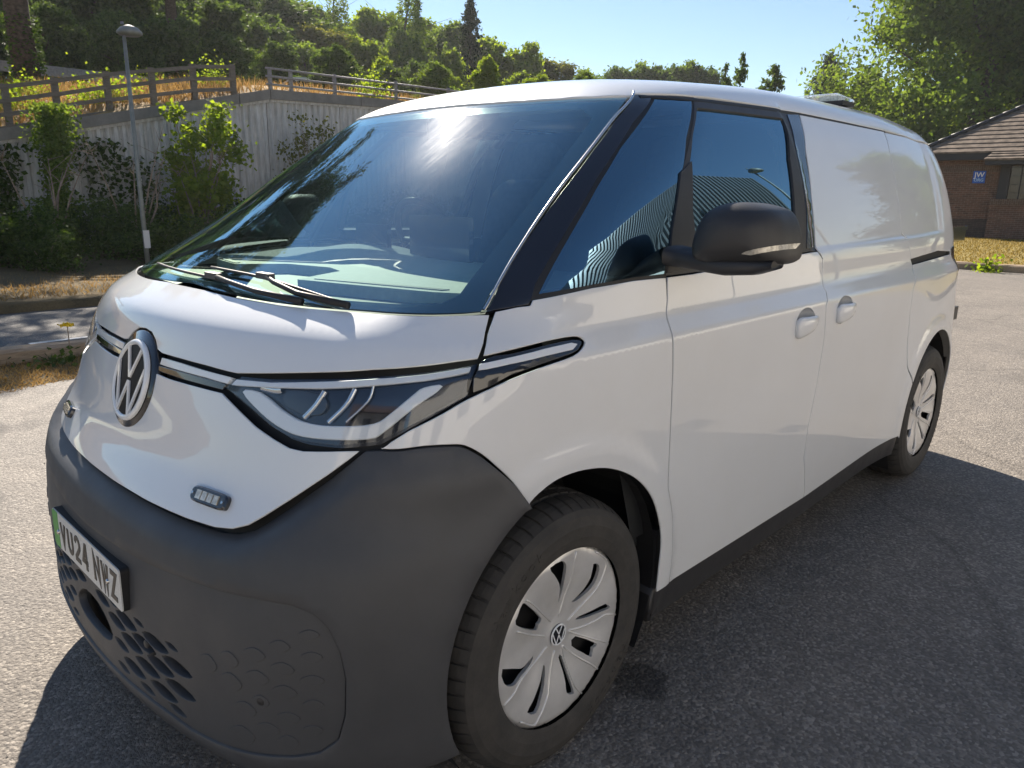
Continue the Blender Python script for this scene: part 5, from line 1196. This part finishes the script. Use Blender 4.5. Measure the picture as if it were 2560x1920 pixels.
# ---- cars on the upper road
def small_car(name, label, loc, rz, paint):
    root = thing(name, label, 'car', loc, 'cars on the upper road', rz)
    prof = [(-2.0, .35), (-2.05, .75), (-1.95, .98), (-1.55, 1.05), (-1.05, 1.40), (-.2, 1.47), (.55, 1.40), (1.25, .98), (1.95, .86), (2.08, .65), (2.02, .32)]
    v = []; n = len(prof)
    for s in (-1, 1):
        for x, z in prof: v.append((x, s * (.86 if z < 1.1 else .66), z))
    f = [(i, i + 1, n + i + 1, n + i) for i in range(n - 1)] + [tuple(range(n))[::-1], tuple(range(n, 2 * n)), (n - 1, 0, n, 2 * n - 1)]
    body = mesh_obj('body', v, f, paint, root, False)
    for s in (-1, 1):
        w = [(-1.42, 1.06), (-.98, 1.36), (-.2, 1.42), (.5, 1.36), (1.08, 1.05)]; vv = [(x, s * (.875 - (z - 1.05) * .62), z) for x, z in w]; mesh_obj('side_window', vv, [tuple(range(5)) if s < 0 else tuple(range(5))[::-1]], MAT['gloss_black'], root, False)
        mesh_obj('tail_light', [(-2.04, s * .84, .80), (-2.03, s * .55, .80), (-1.99, s * .55, .93), (-1.99, s * .84, .93), (-1.85, s * .875, .93), (-1.88, s * .875, .80)], [(0, 1, 2, 3), (0, 3, 4, 5)], simple('tail_red', (.5, .03, .03), .3), root, False)
        for x in (-1.3, 1.3):
            vv, ff = lathe([(0, .02), (.2, .02), (.31, .0), (.32, -.1), (.3, -.2)], 20); vv = [(x + a, s * (.84 + c), .32 + b) for a, b, c in vv]; mesh_obj('wheel', vv, ff, MAT['tyre'], root)
    mesh_obj('windscreen', [(.60, -.62, 1.385), (.60, .62, 1.385), (1.22, .78, 1.01), (1.22, -.78, 1.01)], [(0, 1, 2, 3)], MAT['gloss_black'], root, False)
    mesh_obj('rear_window', [(-1.10, -.62, 1.385), (-1.10, .62, 1.385), (-1.54, .76, 1.075), (-1.54, -.76, 1.075)], [(3, 2, 1, 0)], MAT['gloss_black'], root, False)
    return root
small_car('parked_car', 'silver-blue car on the upper road, only its roof and windows showing', (-7.0, -28.0, 3.45), math.pi, simple('car_blue_silver', (.42, .47, .55), .25, .4, .5, 1))
small_car('parked_car', 'pale car with a red tail light behind the corner of the railing', (-13.9, -23.6, 3.95), 0, simple('car_white', (.7, .7, .7), .25, 0, .5, 1))
# ---- (cars done)
# ---- lamp post
MAT['lampgrey'] = simple('lamp_post_grey', (.21, .22, .20), .55, .2, .4, 0, .15, 12)
lp_ = thing('street_lamp', 'slim grey lamp post with a dome lantern in front of the wall', 'street lamp', (-3.64, -11.5, .15))
mb = MB(); mb.tube([(0, 0, -.2), (0, 0, 1.0), (-.01, 0, 3.72)], [.042, .038, .028], 12); mb.build('post', MAT['lampgrey'], lp_, True)
v, f = lathe([(0, .13), (.05, .125), (.13, .09), (.19, .03), (.195, .0), (.15, -.03), (0, -.035)], 24); mesh_obj('lantern', [(a - .10, b, 3.76 + c) for a, b, c in v], f, MAT['lampgrey'], lp_)
v, f = lathe([(0, .045), (.022, .04), (.026, 0)], 12); mesh_obj('photocell', [(a, b, 3.885 + c) for a, b, c in v], f, MAT['lampgrey'], lp_)
MB().box((-.057, .052, .35), (.045, .058, .65)).build('notice_sticker', simple('sticker', (.6, .6, .6), .6), lp_)

# ---- shrubs in front of the wall
GS = 'shrubs growing against the retaining wall'
sh = [shrub('shrub', 2.2, 1.1, 5200, .085, MAT['leaf_dark'], 61, 'dark leafy shrub against the foot of the retaining wall'),
      shrub('shrub', 1.7, 1.2, 5200, .075, MAT['ivy'], 62, 'green bramble shrub against the foot of the retaining wall'),
      shrub('shrub', 2.6, .9, 4200, .095, MAT['leaf'], 63, 'upright shrub with pale bare stems against the retaining wall', 9)]
for s in sh: s['group'] = GS
rg = random.Random(5)
for i in range(15):
    x = 2.6 - i * 1.08 + rg.uniform(-.3, .3); y = -13.1 + rg.uniform(-.75, .55); k = rg.choice([0, 1, 1, 0, 2]); s = rg.uniform(.50, .78)
    place(sh[k], USED, (x, y, .15), rg.uniform(0, 6.28), (s, s * .8, s * rg.uniform(.8, 1.0)))
for i in range(9):
    x = 2.0 - i * 1.5 + rg.uniform(-.4, .4); s = rg.uniform(.42, .62); place(sh[1], USED, (x, -12.0 + rg.uniform(-.3, .3), .1), rg.uniform(0, 6), (s * 1.3, s, s))
bs = shrub('sycamore_sapling', 3.1, .75, 6500, .078, MAT['leaf_bright'], 64, 'sunlit sapling with pale stems right of the lamp post, before the wall', 8); bs.location = (-5.55, -13.3, .2)
bs2 = shrub('berry_shrub', 2.6, .8, 2600, .062, MAT['leaf_olive'], 65, 'sparse yellowing shrub under the coping beside the van roof', 10); bs2.location = (-8.2, -13.7, .4); bs2.scale = (1, .8, 1.05)
rng = np.random.default_rng(66); n = 9000; zz = rng.uniform(.2, 2.95, n); w = .13 + .05 * np.sin(zz * 3.1) + .14 * (zz < 1.3)
iv = thing('ivy_column', 'bright green column of ivy climbing the left part of the wall', 'ivy', (-3.05, -13.85, 0)); leaves('foliage', np.stack([rng.normal(size=n) * w - (zz - 1.5) * .06, rng.normal(size=n) * .16, zz], 1), .05, MAT['leaf'], iv, rng); mb = MB(); mb.tube([(0, -.1, -.1), (.05, -.1, 1.5), (-.05, -.1, 2.8)], [.03, .025, .01], 6); mb.build('stem', MAT['twig'], iv, True)
for i, (x, zt, n) in enumerate(((-1.6, 1.9, 1200), (-2.3, 2.1, 900), (-4.0, 2.3, 700), (-4.6, 2.0, 500), (-.6, 1.9, 1700))):
    zz = rng.uniform(.1, zt, n)**1.0; o = thing('ivy_curtain', ('patch of dark ivy hanging on the ribbed wall left of the bright ivy column', 'dark ivy strand just left of the bright ivy column', 'dark ivy strand between the ivy column and the lamp post', 'thin ivy strand just left of the lamp post on the wall', 'dark ivy covering the wall at the left edge of the frame')[i], 'ivy', (x, -14.3, .15))
    leaves('foliage', np.stack([rng.normal(size=n) * (.20 + .10 * np.cos(zz * 2.3 + i)), rng.normal(size=n) * .07, zz], 1), .075, MAT['ivy'], o, rng)
# bare pale branches poking out
for i, (x, y) in enumerate(((-2.6, -12.9), (-3.9, -12.7), (-5.2, -12.8))):
    rr = np.random.default_rng(70 + i); mb = MB()
    for k in range(6):
        a = rr.uniform(0, 6.28); q = Vector((math.cos(a) * .7, math.sin(a) * .3, rr.uniform(1.3, 2.3))); m = q * .55 + Vector((rr.normal() * .12, rr.normal() * .1, .1)); mb.tube([(0, 0, 0), tuple(m), tuple(q)], [.022, .014, .004], 5)
        for j in range(3): t_ = rr.uniform(.5, .95); p = m.lerp(q, t_); mb.tube([tuple(p), tuple(p + Vector((rr.normal() * .25, rr.normal() * .15, rr.uniform(.05, .35))))], [.007, .002], 4)
    tag(mb.build('bare_branches', MAT['twig'], None, True), ('bare pale branches left of the lamp post in the shrubs', 'bare forked branches by the foot of the lamp post', 'bare pale branches under the sunlit sapling')[i], 'branch').location = (x, y, .2)
# ---- grass
rng = np.random.default_rng(80)
def scatter(n, x0, x1, y0, y1, zf): x = rng.uniform(x0, x1, n); y = rng.uniform(min(y0, y1), max(y0, y1), n); return np.stack([x, y, [zf(a, b) for a, b in zip(x, y)]], 1)
b = scatter(15000, -7.5, 4, -14.9, -20.5, bank_z); stuff(blades('bank_grass', b, .30, .012, MAT['dry'], rng, None, .35), 'dry golden grass on the bank above the wall', 'grass')
b = scatter(5000, -16, -7.5, -14.9, -19.5, bank_z); stuff(blades('bank_grass', b, .26, .014, MAT['dry'], rng, None, .35), 'dry grass on the bank behind the metal railing', 'grass')
gx_ = rng.uniform(-6.5, 3.5, 26000); gy_ = rng.uniform(-5.42, -4.38, 26000) + .1 * np.sin(gx_ * 3); stuff(blades('strip_grass', np.stack([gx_, gy_, np.full(26000, -.004)], 1), .050, .0035, MAT['dry'], rng, None, .9), 'parched grass strip along the left timber edging', 'grass')
b = scatter(26000, -33.5, -17.9, -9.5, 3, lambda a, b: 0); stuff(blades('lawn_grass', b, .07, .012, MAT['lawn'], rng, None, .7), 'parched lawn in front of the brick building', 'grass')
b = scatter(9000, -7, 3, -12.2, -8.8, lambda a, b: .12); stuff(blades('verge_grass', b, .10, .006, MAT['dry'], rng, None, .6), 'dry grass on the shaded verge below the wall', 'grass')
def weed(name, label, loc, h, mat, n=420, r=.3, size=.05):
    o = thing(name, label, 'weed', loc); rr = np.random.default_rng(int(abs(loc[0] * 100))); p = rr.normal(size=(n, 3)) * np.array([r * .5, r * .5, 0]); p[:, 2] = np.abs(rr.normal(size=n)) * h * .45; leaves('foliage', p, size, mat, o, rr); mb = MB()
    for k in range(5): mb.tube([(0, 0, -.02), (rr.normal() * r * .4, rr.normal() * r * .4, h * .8)], [.006, .002], 4)
    mb.build('stem', MAT['ivy'], o); return o
for i, (x, y, h) in enumerate(((-3.1, -16.2, .5), (-4.4, -15.6, .55), (-5.0, -15.9, .5), (-3.6, -17.4, .5), (-6.4, -17.5, .4), (-2.2, -15.4, .4), (-7.3, -16.2, .6), (-11.0, -15.0, .75))):
    weed('yellow_weed', ('bright yellow-green weed clump behind the fence, left end', 'bright weed clump behind the fence beside the lamp post', 'yellow-green weed clump right of the lamp post behind the fence', 'weed clump higher up the bank behind the fence', 'pale green weed clump on the bank near the fence corner', 'weed clump at the foot of the fence near the frame edge', 'lone weed by the end of the timber fence', 'leafy weed growing behind the metal railing')[i], (x, y, bank_z(x, y)), h, MAT['leaf_bright'], 620, .5, .05)
# timber edging logs
def log(name, label, p0, p1, w, h, seed):
    rr = np.random.default_rng(seed); p0 = np.array(p0); p1 = np.array(p1); d = (p1 - p0) / np.linalg.norm(p1 - p0); s = np.array([-d[1], d[0], 0]); n = 24; v = []; f = []; sec = [(-.5, 0), (-.5, .8), (-.38, 1), (.36, 1), (.5, .82), (.5, 0)]; m = len(sec); ph = rr.uniform(0, 6, m)
    for i in range(n + 1):
        q = p0 + (p1 - p0) * i / n
        for k, (a, b) in enumerate(sec): v.append(q + s * (a * w + .010 * math.sin(i * .9 + ph[k]) + rr.normal() * .004) + np.array([0, 0, b * h - .02 + .008 * math.sin(i * .7 + ph[k]) + rr.normal() * .003]))
    for i in range(n):
        for k in range(m): a = i * m + k; b = i * m + (k + 1) % m; f.append((a, b, b + m, a + m))
    f += [tuple(range(m))[::-1], tuple(range(n * m, (n + 1) * m))]
    return tag(mesh_obj(name, v, f, MAT['log'], None, False), label, 'timber edging', 'timber edging logs')
log('edging_log', 'weathered timber edging log between the grass strip and the left road', (1.9, -5.56, 0), (-2.2, -5.50, 0), .20, .14, 1)
log('edging_log', 'weathered timber edging log behind the van nose along the left road', (-2.25, -5.50, 0), (-6.4, -5.45, 0), .20, .14, 2)
for i, (a, b) in enumerate(((5, 1.4), (1.35, -2.6), (-2.65, -6.8))):
    log('edging_log', ('timber edging log along the lawn, right of the frame', 'timber edging log along the front of the parched lawn', 'timber edging log of the lawn partly behind the van tail')[i], (-17.55 + .12 * a * .0, a, 0), (-17.45, b, 0), .24, .17, 10 + i)
weed('edge_weed', 'small green weed growing at the lawn edging log', (-17.15, -1.75, 0), .35, MAT['leaf_bright'], 160, .28, .07)
weed('edge_weed', 'low green weeds under the dandelion by the left edging log', (-.48, -5.18, 0), .10, MAT['ivy'], 120, .26, .035)
dn = thing('dandelion', 'single yellow dandelion standing by the left edging log', 'flower', (-.62, -5.30, 0)); mb = MB(); mb.tube([(0, 0, -.01), (.005, .01, .14), (.0, .0, .30)], .0045, 6); mb.build('stem', MAT['twig'], dn, True)
rr = np.random.default_rng(9); c = np.stack([rr.normal(size=130) * .022, rr.normal(size=130) * .022, .305 + np.abs(rr.normal(size=130)) * .008], 1); leaves('flower_head', c, .022, simple('dandelion_yellow', (.80, .58, .01), .6), dn, rr)
# ---- brick building on the right
def brick_mat(name, c1, c2, mortar, rot=0.):
    t = NT(name); co = t.coord(); mp = t.n('ShaderNodeMapping'); mp.inputs['Rotation'].default_value = (math.pi / 2, 0, math.pi / 2) if not rot else (math.pi / 2, rot, math.pi / 2)
    sx = t.n('ShaderNodeSeparateXYZ'); t.l(co, sx.inputs[0]); cb = t.n('ShaderNodeCombineXYZ')
    if rot: t.l(sx.outputs['Z'], cb.inputs[0]); t.l(sx.outputs['Y'], cb.inputs[1])
    else: t.l(sx.outputs['Y'], cb.inputs[0]); t.l(sx.outputs['Z'], cb.inputs[1])
    br = t.n('ShaderNodeTexBrick'); br.inputs['Scale'].default_value = 1; br.inputs['Brick Width'].default_value = .225; br.inputs['Row Height'].default_value = .075; br.inputs['Mortar Size'].default_value = .006; br.inputs['Mortar Smooth'].default_value = .2
    br.inputs['Color1'].default_value = (*c1, 1); br.inputs['Color2'].default_value = (*c2, 1); br.inputs['Mortar'].default_value = (*mortar, 1); t.l(cb.outputs[0], br.inputs['Vector'])
    c = t.mixc(.7, br.outputs['Color'], t.ramp(t.noise(co, 5, 5, .7), [(.3, (.6, .58, .56)), (.7, (1.25, 1.2, 1.15))]), 'MULTIPLY'); t.bsdf(c, .9, 0, .25, 0, t.bump(br.outputs['Fac'], -.6, .01)); return t.m
MAT['brick'] = brick_mat('red_brick', (.175, .092, .066), (.105, .064, .051), (.26, .22, .18)); MAT['soldier'] = brick_mat('soldier_brick', (.13, .085, .065), (.10, .07, .055), (.22, .19, .16), 1.57)
MAT['plinth'] = brick_mat('dark_brick', (.075, .055, .05), (.055, .045, .042), (.12, .10, .09))
MAT['tile'] = simple('roof_tile', (.155, .120, .092), .85, 0, .3, 0, .45, 4, .5, 40); MAT['fascia'] = simple('dark_fascia', (.022, .021, .024), .5)
bd = thing('brick_building', 'single-storey brick hall with hipped tile roof and blue sign, right edge', 'building')
X0 = -34.0
MB().box((X0 - 9, -8.0, -.1), (X0, 6, 3.05)).build('wall', MAT['brick'], bd)
MB().box((X0 - .1, -8.01, 2.56), (X0 + .012, -5.35, 2.80)).build('soldier_course', MAT['soldier'], bd)
MB().box((X0 - .1, -8.02, -.1), (X0 + .03, -5.46, .72)).build('plinth', MAT['plinth'], bd)
MB().box((X0 - .1, -5.45, -.1), (X0 + .28, 6, 1.30)).build('bay_wall', MAT['brick'], bd)
MB().box((X0 - .1, -5.47, 1.30), (X0 + .33, 6, 1.52)).build('bay_sill', MAT['soldier'], bd)
wf = MB().box((X0 - .05, -5.30, 1.52), (X0 + .14, -4.95, 2.9)).build('window_frame', MAT['fascia'], bd)
MB().box((X0 - .05, -4.95, 1.52), (X0 + .05, 2.0, 2.9)).build('window', simple('dim_window', (.05, .035, .03), .15, 0, .5, .4), bd)
for k in range(8): MB().box((X0 + .05, -4.60 + k * .42, 1.52), (X0 + .09, -4.565 + k * .42, 2.9)).build('window_bar', MAT['fascia'], wf)
for k in range(4): MB().box((X0 + .05, -4.95, 1.75 + k * .32), (X0 + .085, 2.0, 1.775 + k * .32)).build('window_bar', MAT['fascia'], wf)
MB().box((X0 - .1, -8.35, 3.02), (X0 + .36, 6, 3.28)).build('fascia', MAT['fascia'], bd)
rf = bpy.data.objects.new('roof', None); COL.objects.link(rf); rf.parent = bd
for k in range(17):
    a, b = k / 16, (k + 1) / 16.0; s0, s1 = 4.6 * a, 4.6 * b + .05; x0, x1 = X0 + .42 - s0, X0 + .42 - s1; z0, z1 = 3.30 + s0 * .62, 3.30 + s1 * .62; y0, y1 = -8.45 + s0, -8.45 + s1
    v = [(x0, y0, z0 + .035), (x0, 6, z0 + .035), (x1, 6, z1 - .01), (x1, y1, z1 - .01), (x0, y0, z0 - .03), (x0, 6, z0 - .03)]
    mesh_obj('tile_course', v, [(0, 1, 2, 3), (4, 5, 1, 0)], MAT['tile'], rf, False)
    v = [(x0, y0, z0 + .035), (x1, y1, z1 - .01), (X0 - 9 + s1, y1, z1 - .01), (X0 - 9 + s0, y0, z0 + .035)]; mesh_obj('tile_course', v, [(0, 1, 2, 3)], MAT['tile'], rf, False)
for k in range(13): a = k * .355; mb = MB(); mb.tube([(X0 + .44 - a, -8.47 + a, 3.34 + a * .62), (X0 + .44 - a - .37, -8.47 + a + .37, 3.34 + (a + .37) * .62)], [.095, .08], 8); mb.build('hip_tile', MAT['fascia'], rf, True)
pr = bpy.data.objects.new('porch_roof', None); COL.objects.link(pr); pr.parent = bd
for k in range(4):
    x0, x1, z0, z1 = X0 + 1.0 - k * .22, X0 + 1.0 - (k + 1) * .22 - .03, 3.0 + k * .11, 3.0 + (k + 1) * .11; mesh_obj('tile_course', [(x0, -5.75 + k * .06, z0 + .03), (x0, 6, z0 + .03), (x1, 6, z1), (x1, -5.75 + (k + 1) * .06, z1), (x0, -5.75 + k * .06, z0 - .04), (x0, 6, z0 - .04)], [(0, 1, 2, 3), (4, 5, 1, 0)], MAT['tile'], pr, False)
MB().box((X0, -5.7, 2.80), (X0 + .95, 6, 2.96)).build('porch_fascia', MAT['fascia'], bd)
sg = thing('wall_sign', 'square blue sign with white letters JW ORG on the brick wall', 'sign', (X0 + .03, -6.02, 2.36)); MB().box((0, -.22, -.235), (.02, .22, .235)).build('board', simple('sign_blue', (.015, .10, .50), .4), sg)
def text_mesh(body, size, loc, mat, parent, name):
    c = bpy.data.curves.new(name, 'FONT'); c.body = body; c.size = size; c.extrude = .003; c.align_x = 'CENTER'; c.offset = size * .012
    co = bpy.data.objects.new('t', c); COL.objects.link(co); bpy.context.view_layer.update(); me = bpy.data.meshes.new_from_object(co.evaluated_get(bpy.context.evaluated_depsgraph_get())); bpy.data.objects.remove(co); bpy.data.curves.remove(c)
    me.transform(Matrix.Translation(loc) @ Matrix(((0, 0, 1), (1, 0, 0), (0, 1, 0))).to_4x4()); me.materials.clear(); me.materials.append(mat); o = bpy.data.objects.new(name, me); COL.objects.link(o); o.parent = parent; return o
text_mesh('JW', .27, (.022, 0, .0), simple('sign_white', (.8, .8, .8), .5), sg, 'sign_letters'); text_mesh('ORG', .16, (.022, 0, -.165), simple('sign_pale', (.45, .65, .85), .5), sg, 'sign_letters')
# ---- the other side of the yard (seen only as reflections and bounced light on the van)
MAT['clad'] = simple('grey_cladding', (.20, .21, .22), .35, .5, .5, .2); MAT['cream'] = simple('cream_render', (.64, .62, .575), .85, 0, .2, 0, .08, 2)
wh = thing('warehouse', 'dark ribbed warehouse with cream base standing behind the photographer', 'building', (0, 0, 0))
MB().box((-25, 10.5, -.05), (-7, 22, 2.6)).build('base_wall', MAT['cream'], wh); MB().box((-25.1, 10.35, 2.6), (-6.9, 22, 9.2)).build('upper_wall', MAT['clad'], wh)
mb = MB()
for k in range(60): x = -25.0 + k * .3; mb.box((x, 10.24, 2.65), (x + .13, 10.36, 9.15))
mb.build('cladding_ribs', MAT['clad'], wh)
MB().box((-13.6, 10.15, 3.4), (-11.6, 10.3, 5.0)).build('window', MAT['gloss_black'], wh)
tc = thing('cream_fill_terrace', 'long cream rendered building added behind the photographer to bounce sunlight onto the van', 'building'); MB().box((-6.4, 11.5, -.05), (9, 20, 5.2)).build('wall', MAT['cream'], tc)  # terrace added as a sunlit wall to fill the van's shaded side
for k in range(5): MB().box((-5.2 + k * 2.9, 11.42, 1.0), (-4.0 + k * 2.9, 11.52, 2.3)).build('window', MAT['gloss_black'], tc)
mesh_obj('roof', [(-6.8, 11.1, 5.2), (9.4, 11.1, 5.2), (9.4, 20.4, 5.2), (-6.8, 20.4, 5.2), (-6.8, 15.7, 7.2), (9.4, 15.7, 7.2)], [(0, 1, 5, 4), (2, 3, 4, 5), (0, 4, 3), (1, 2, 5)], simple('slate_roof', (.12, .11, .12), .7), tc, False)
hs = thing('cream_house', 'cream house with red roof standing in front of the van nose', 'building', (15, 9, 0)); MB().box((-3, -5, -.05), (4, 5, 4.6)).build('wall', MAT['cream'], hs)
for k in range(3):
    for z in (1.0, 3.0): MB().box((-3.06, -3.9 + k * 3, z), (-2.98, -2.7 + k * 3, z + 1.2)).build('window', MAT['gloss_black'], hs)
mesh_obj('roof', [(-3.4, -5.4, 4.6), (4.4, -5.4, 4.6), (4.4, 5.4, 4.6), (-3.4, 5.4, 4.6), (.5, -5.4, 6.8), (.5, 5.4, 6.8)], [(0, 3, 5, 4), (1, 4, 5, 2), (0, 4, 1), (3, 2, 5)], simple('brown_tile', (.16, .11, .085), .8), hs, False)
place(maple, USED, (-44, 9, -.1), 1, .85, 'leafy tree at the far end of the yard behind the photographer'); place(protos[0], USED, (-33, 17, -.1), 2, 1.0, 'broad tree beside the warehouse behind the photographer')
l2 = dup_tree(lp_, (-20, 8.0, 0), 1.2, (1.3, 1.3, 2.1), 'tall lamp post by the warehouse behind the photographer')

# ---- grit and fallen leaves on the tarmac
rng = np.random.default_rng(90); n = 900; gx_ = rng.uniform(-12, 2.2, n); gy_ = rng.uniform(-4.2, 3.2, n); s_ = rng.uniform(.002, .006, n); v = []; f = []
for i in range(n):
    b = len(v); R_ = s_[i]
    for k in range(4): a = k * 1.57 + rng.uniform(-.4, .4); v.append((gx_[i] + R_ * math.cos(a) * rng.uniform(.7, 1.3), gy_[i] + R_ * math.sin(a), .0005))
    v.append((gx_[i], gy_[i], R_ * rng.uniform(.6, 1.2))); f += [(b + k, b + (k + 1) % 4, b + 4) for k in range(4)]
stuff(mesh_obj('grit', v, f, simple('grit_stone', (.34, .31, .27), .9, 0, .3, 0, .4, 50), None, False), 'loose grit scattered over the tarmac', 'grit')

# ---- backlit summer haze over the whole place
t = NT('air_haze'); vol = t.n('ShaderNodeVolumePrincipled'); vol.inputs['Density'].default_value = .00042; vol.inputs['Color'].default_value = (.92, .95, 1, 1); vol.inputs['Anisotropy'].default_value = .45; t.l(vol.outputs[0], t.out.inputs['Volume'])
hz = MB().box((-305, -305, -1.06), (305, 305, 23)).build('haze', t.m); hz['kind'] = 'stuff'

# ---- labels that single out each tree of the wood and each shrub by its place in its row
def ordn(i): return ('leftmost', 'second from left', 'third from left', 'fourth from left', 'fifth from left', 'sixth from left', 'seventh from left', 'eighth from left', 'ninth from left', 'tenth from left')[i] if i < 10 else '%dth from left' % (i + 1) if (i + 1) % 10 not in (1, 2, 3) or i < 20 else '%d%s from left' % (i + 1, {1: 'st', 2: 'nd', 3: 'rd'}[(i + 1) % 10])
def azd(o): return math.degrees(math.atan2(o.location.y - 2.035, o.location.x - 1.336)), math.hypot(o.location.y - 2.035, o.location.x - 1.336)
wood = [o for o in bpy.data.objects if o.parent is None and o.get('group') == G1 and azd(o)[1] < 80 and o.location.y < 0]
rows_ = {}
for o in wood: a, d = azd(o); rows_.setdefault('farthest row' if d > 66 else 'back row' if d > 53 else 'third row' if d > 43 else 'second row' if d > 35.5 else 'front row', []).append(o)
for rn, os_ in rows_.items():
    os_.sort(key=lambda o: -azd(o)[0])
    for i, o in enumerate(os_): k = o['label'].split(' tree')[0] if ' tree' in o['label'] else 'green'; o['label'] = '%s tree, %s in the %s of the hillside wood' % (k, ordn(i), rn)
shr = sorted([o for o in bpy.data.objects if o.parent is None and o.get('group') == GS], key=lambda o: -azd(o)[0])
for i, o in enumerate(shr): k = o['label'].split(' shrub')[0]; o['label'] = '%s shrub, %s along the foot of the retaining wall' % (k, ordn(i))
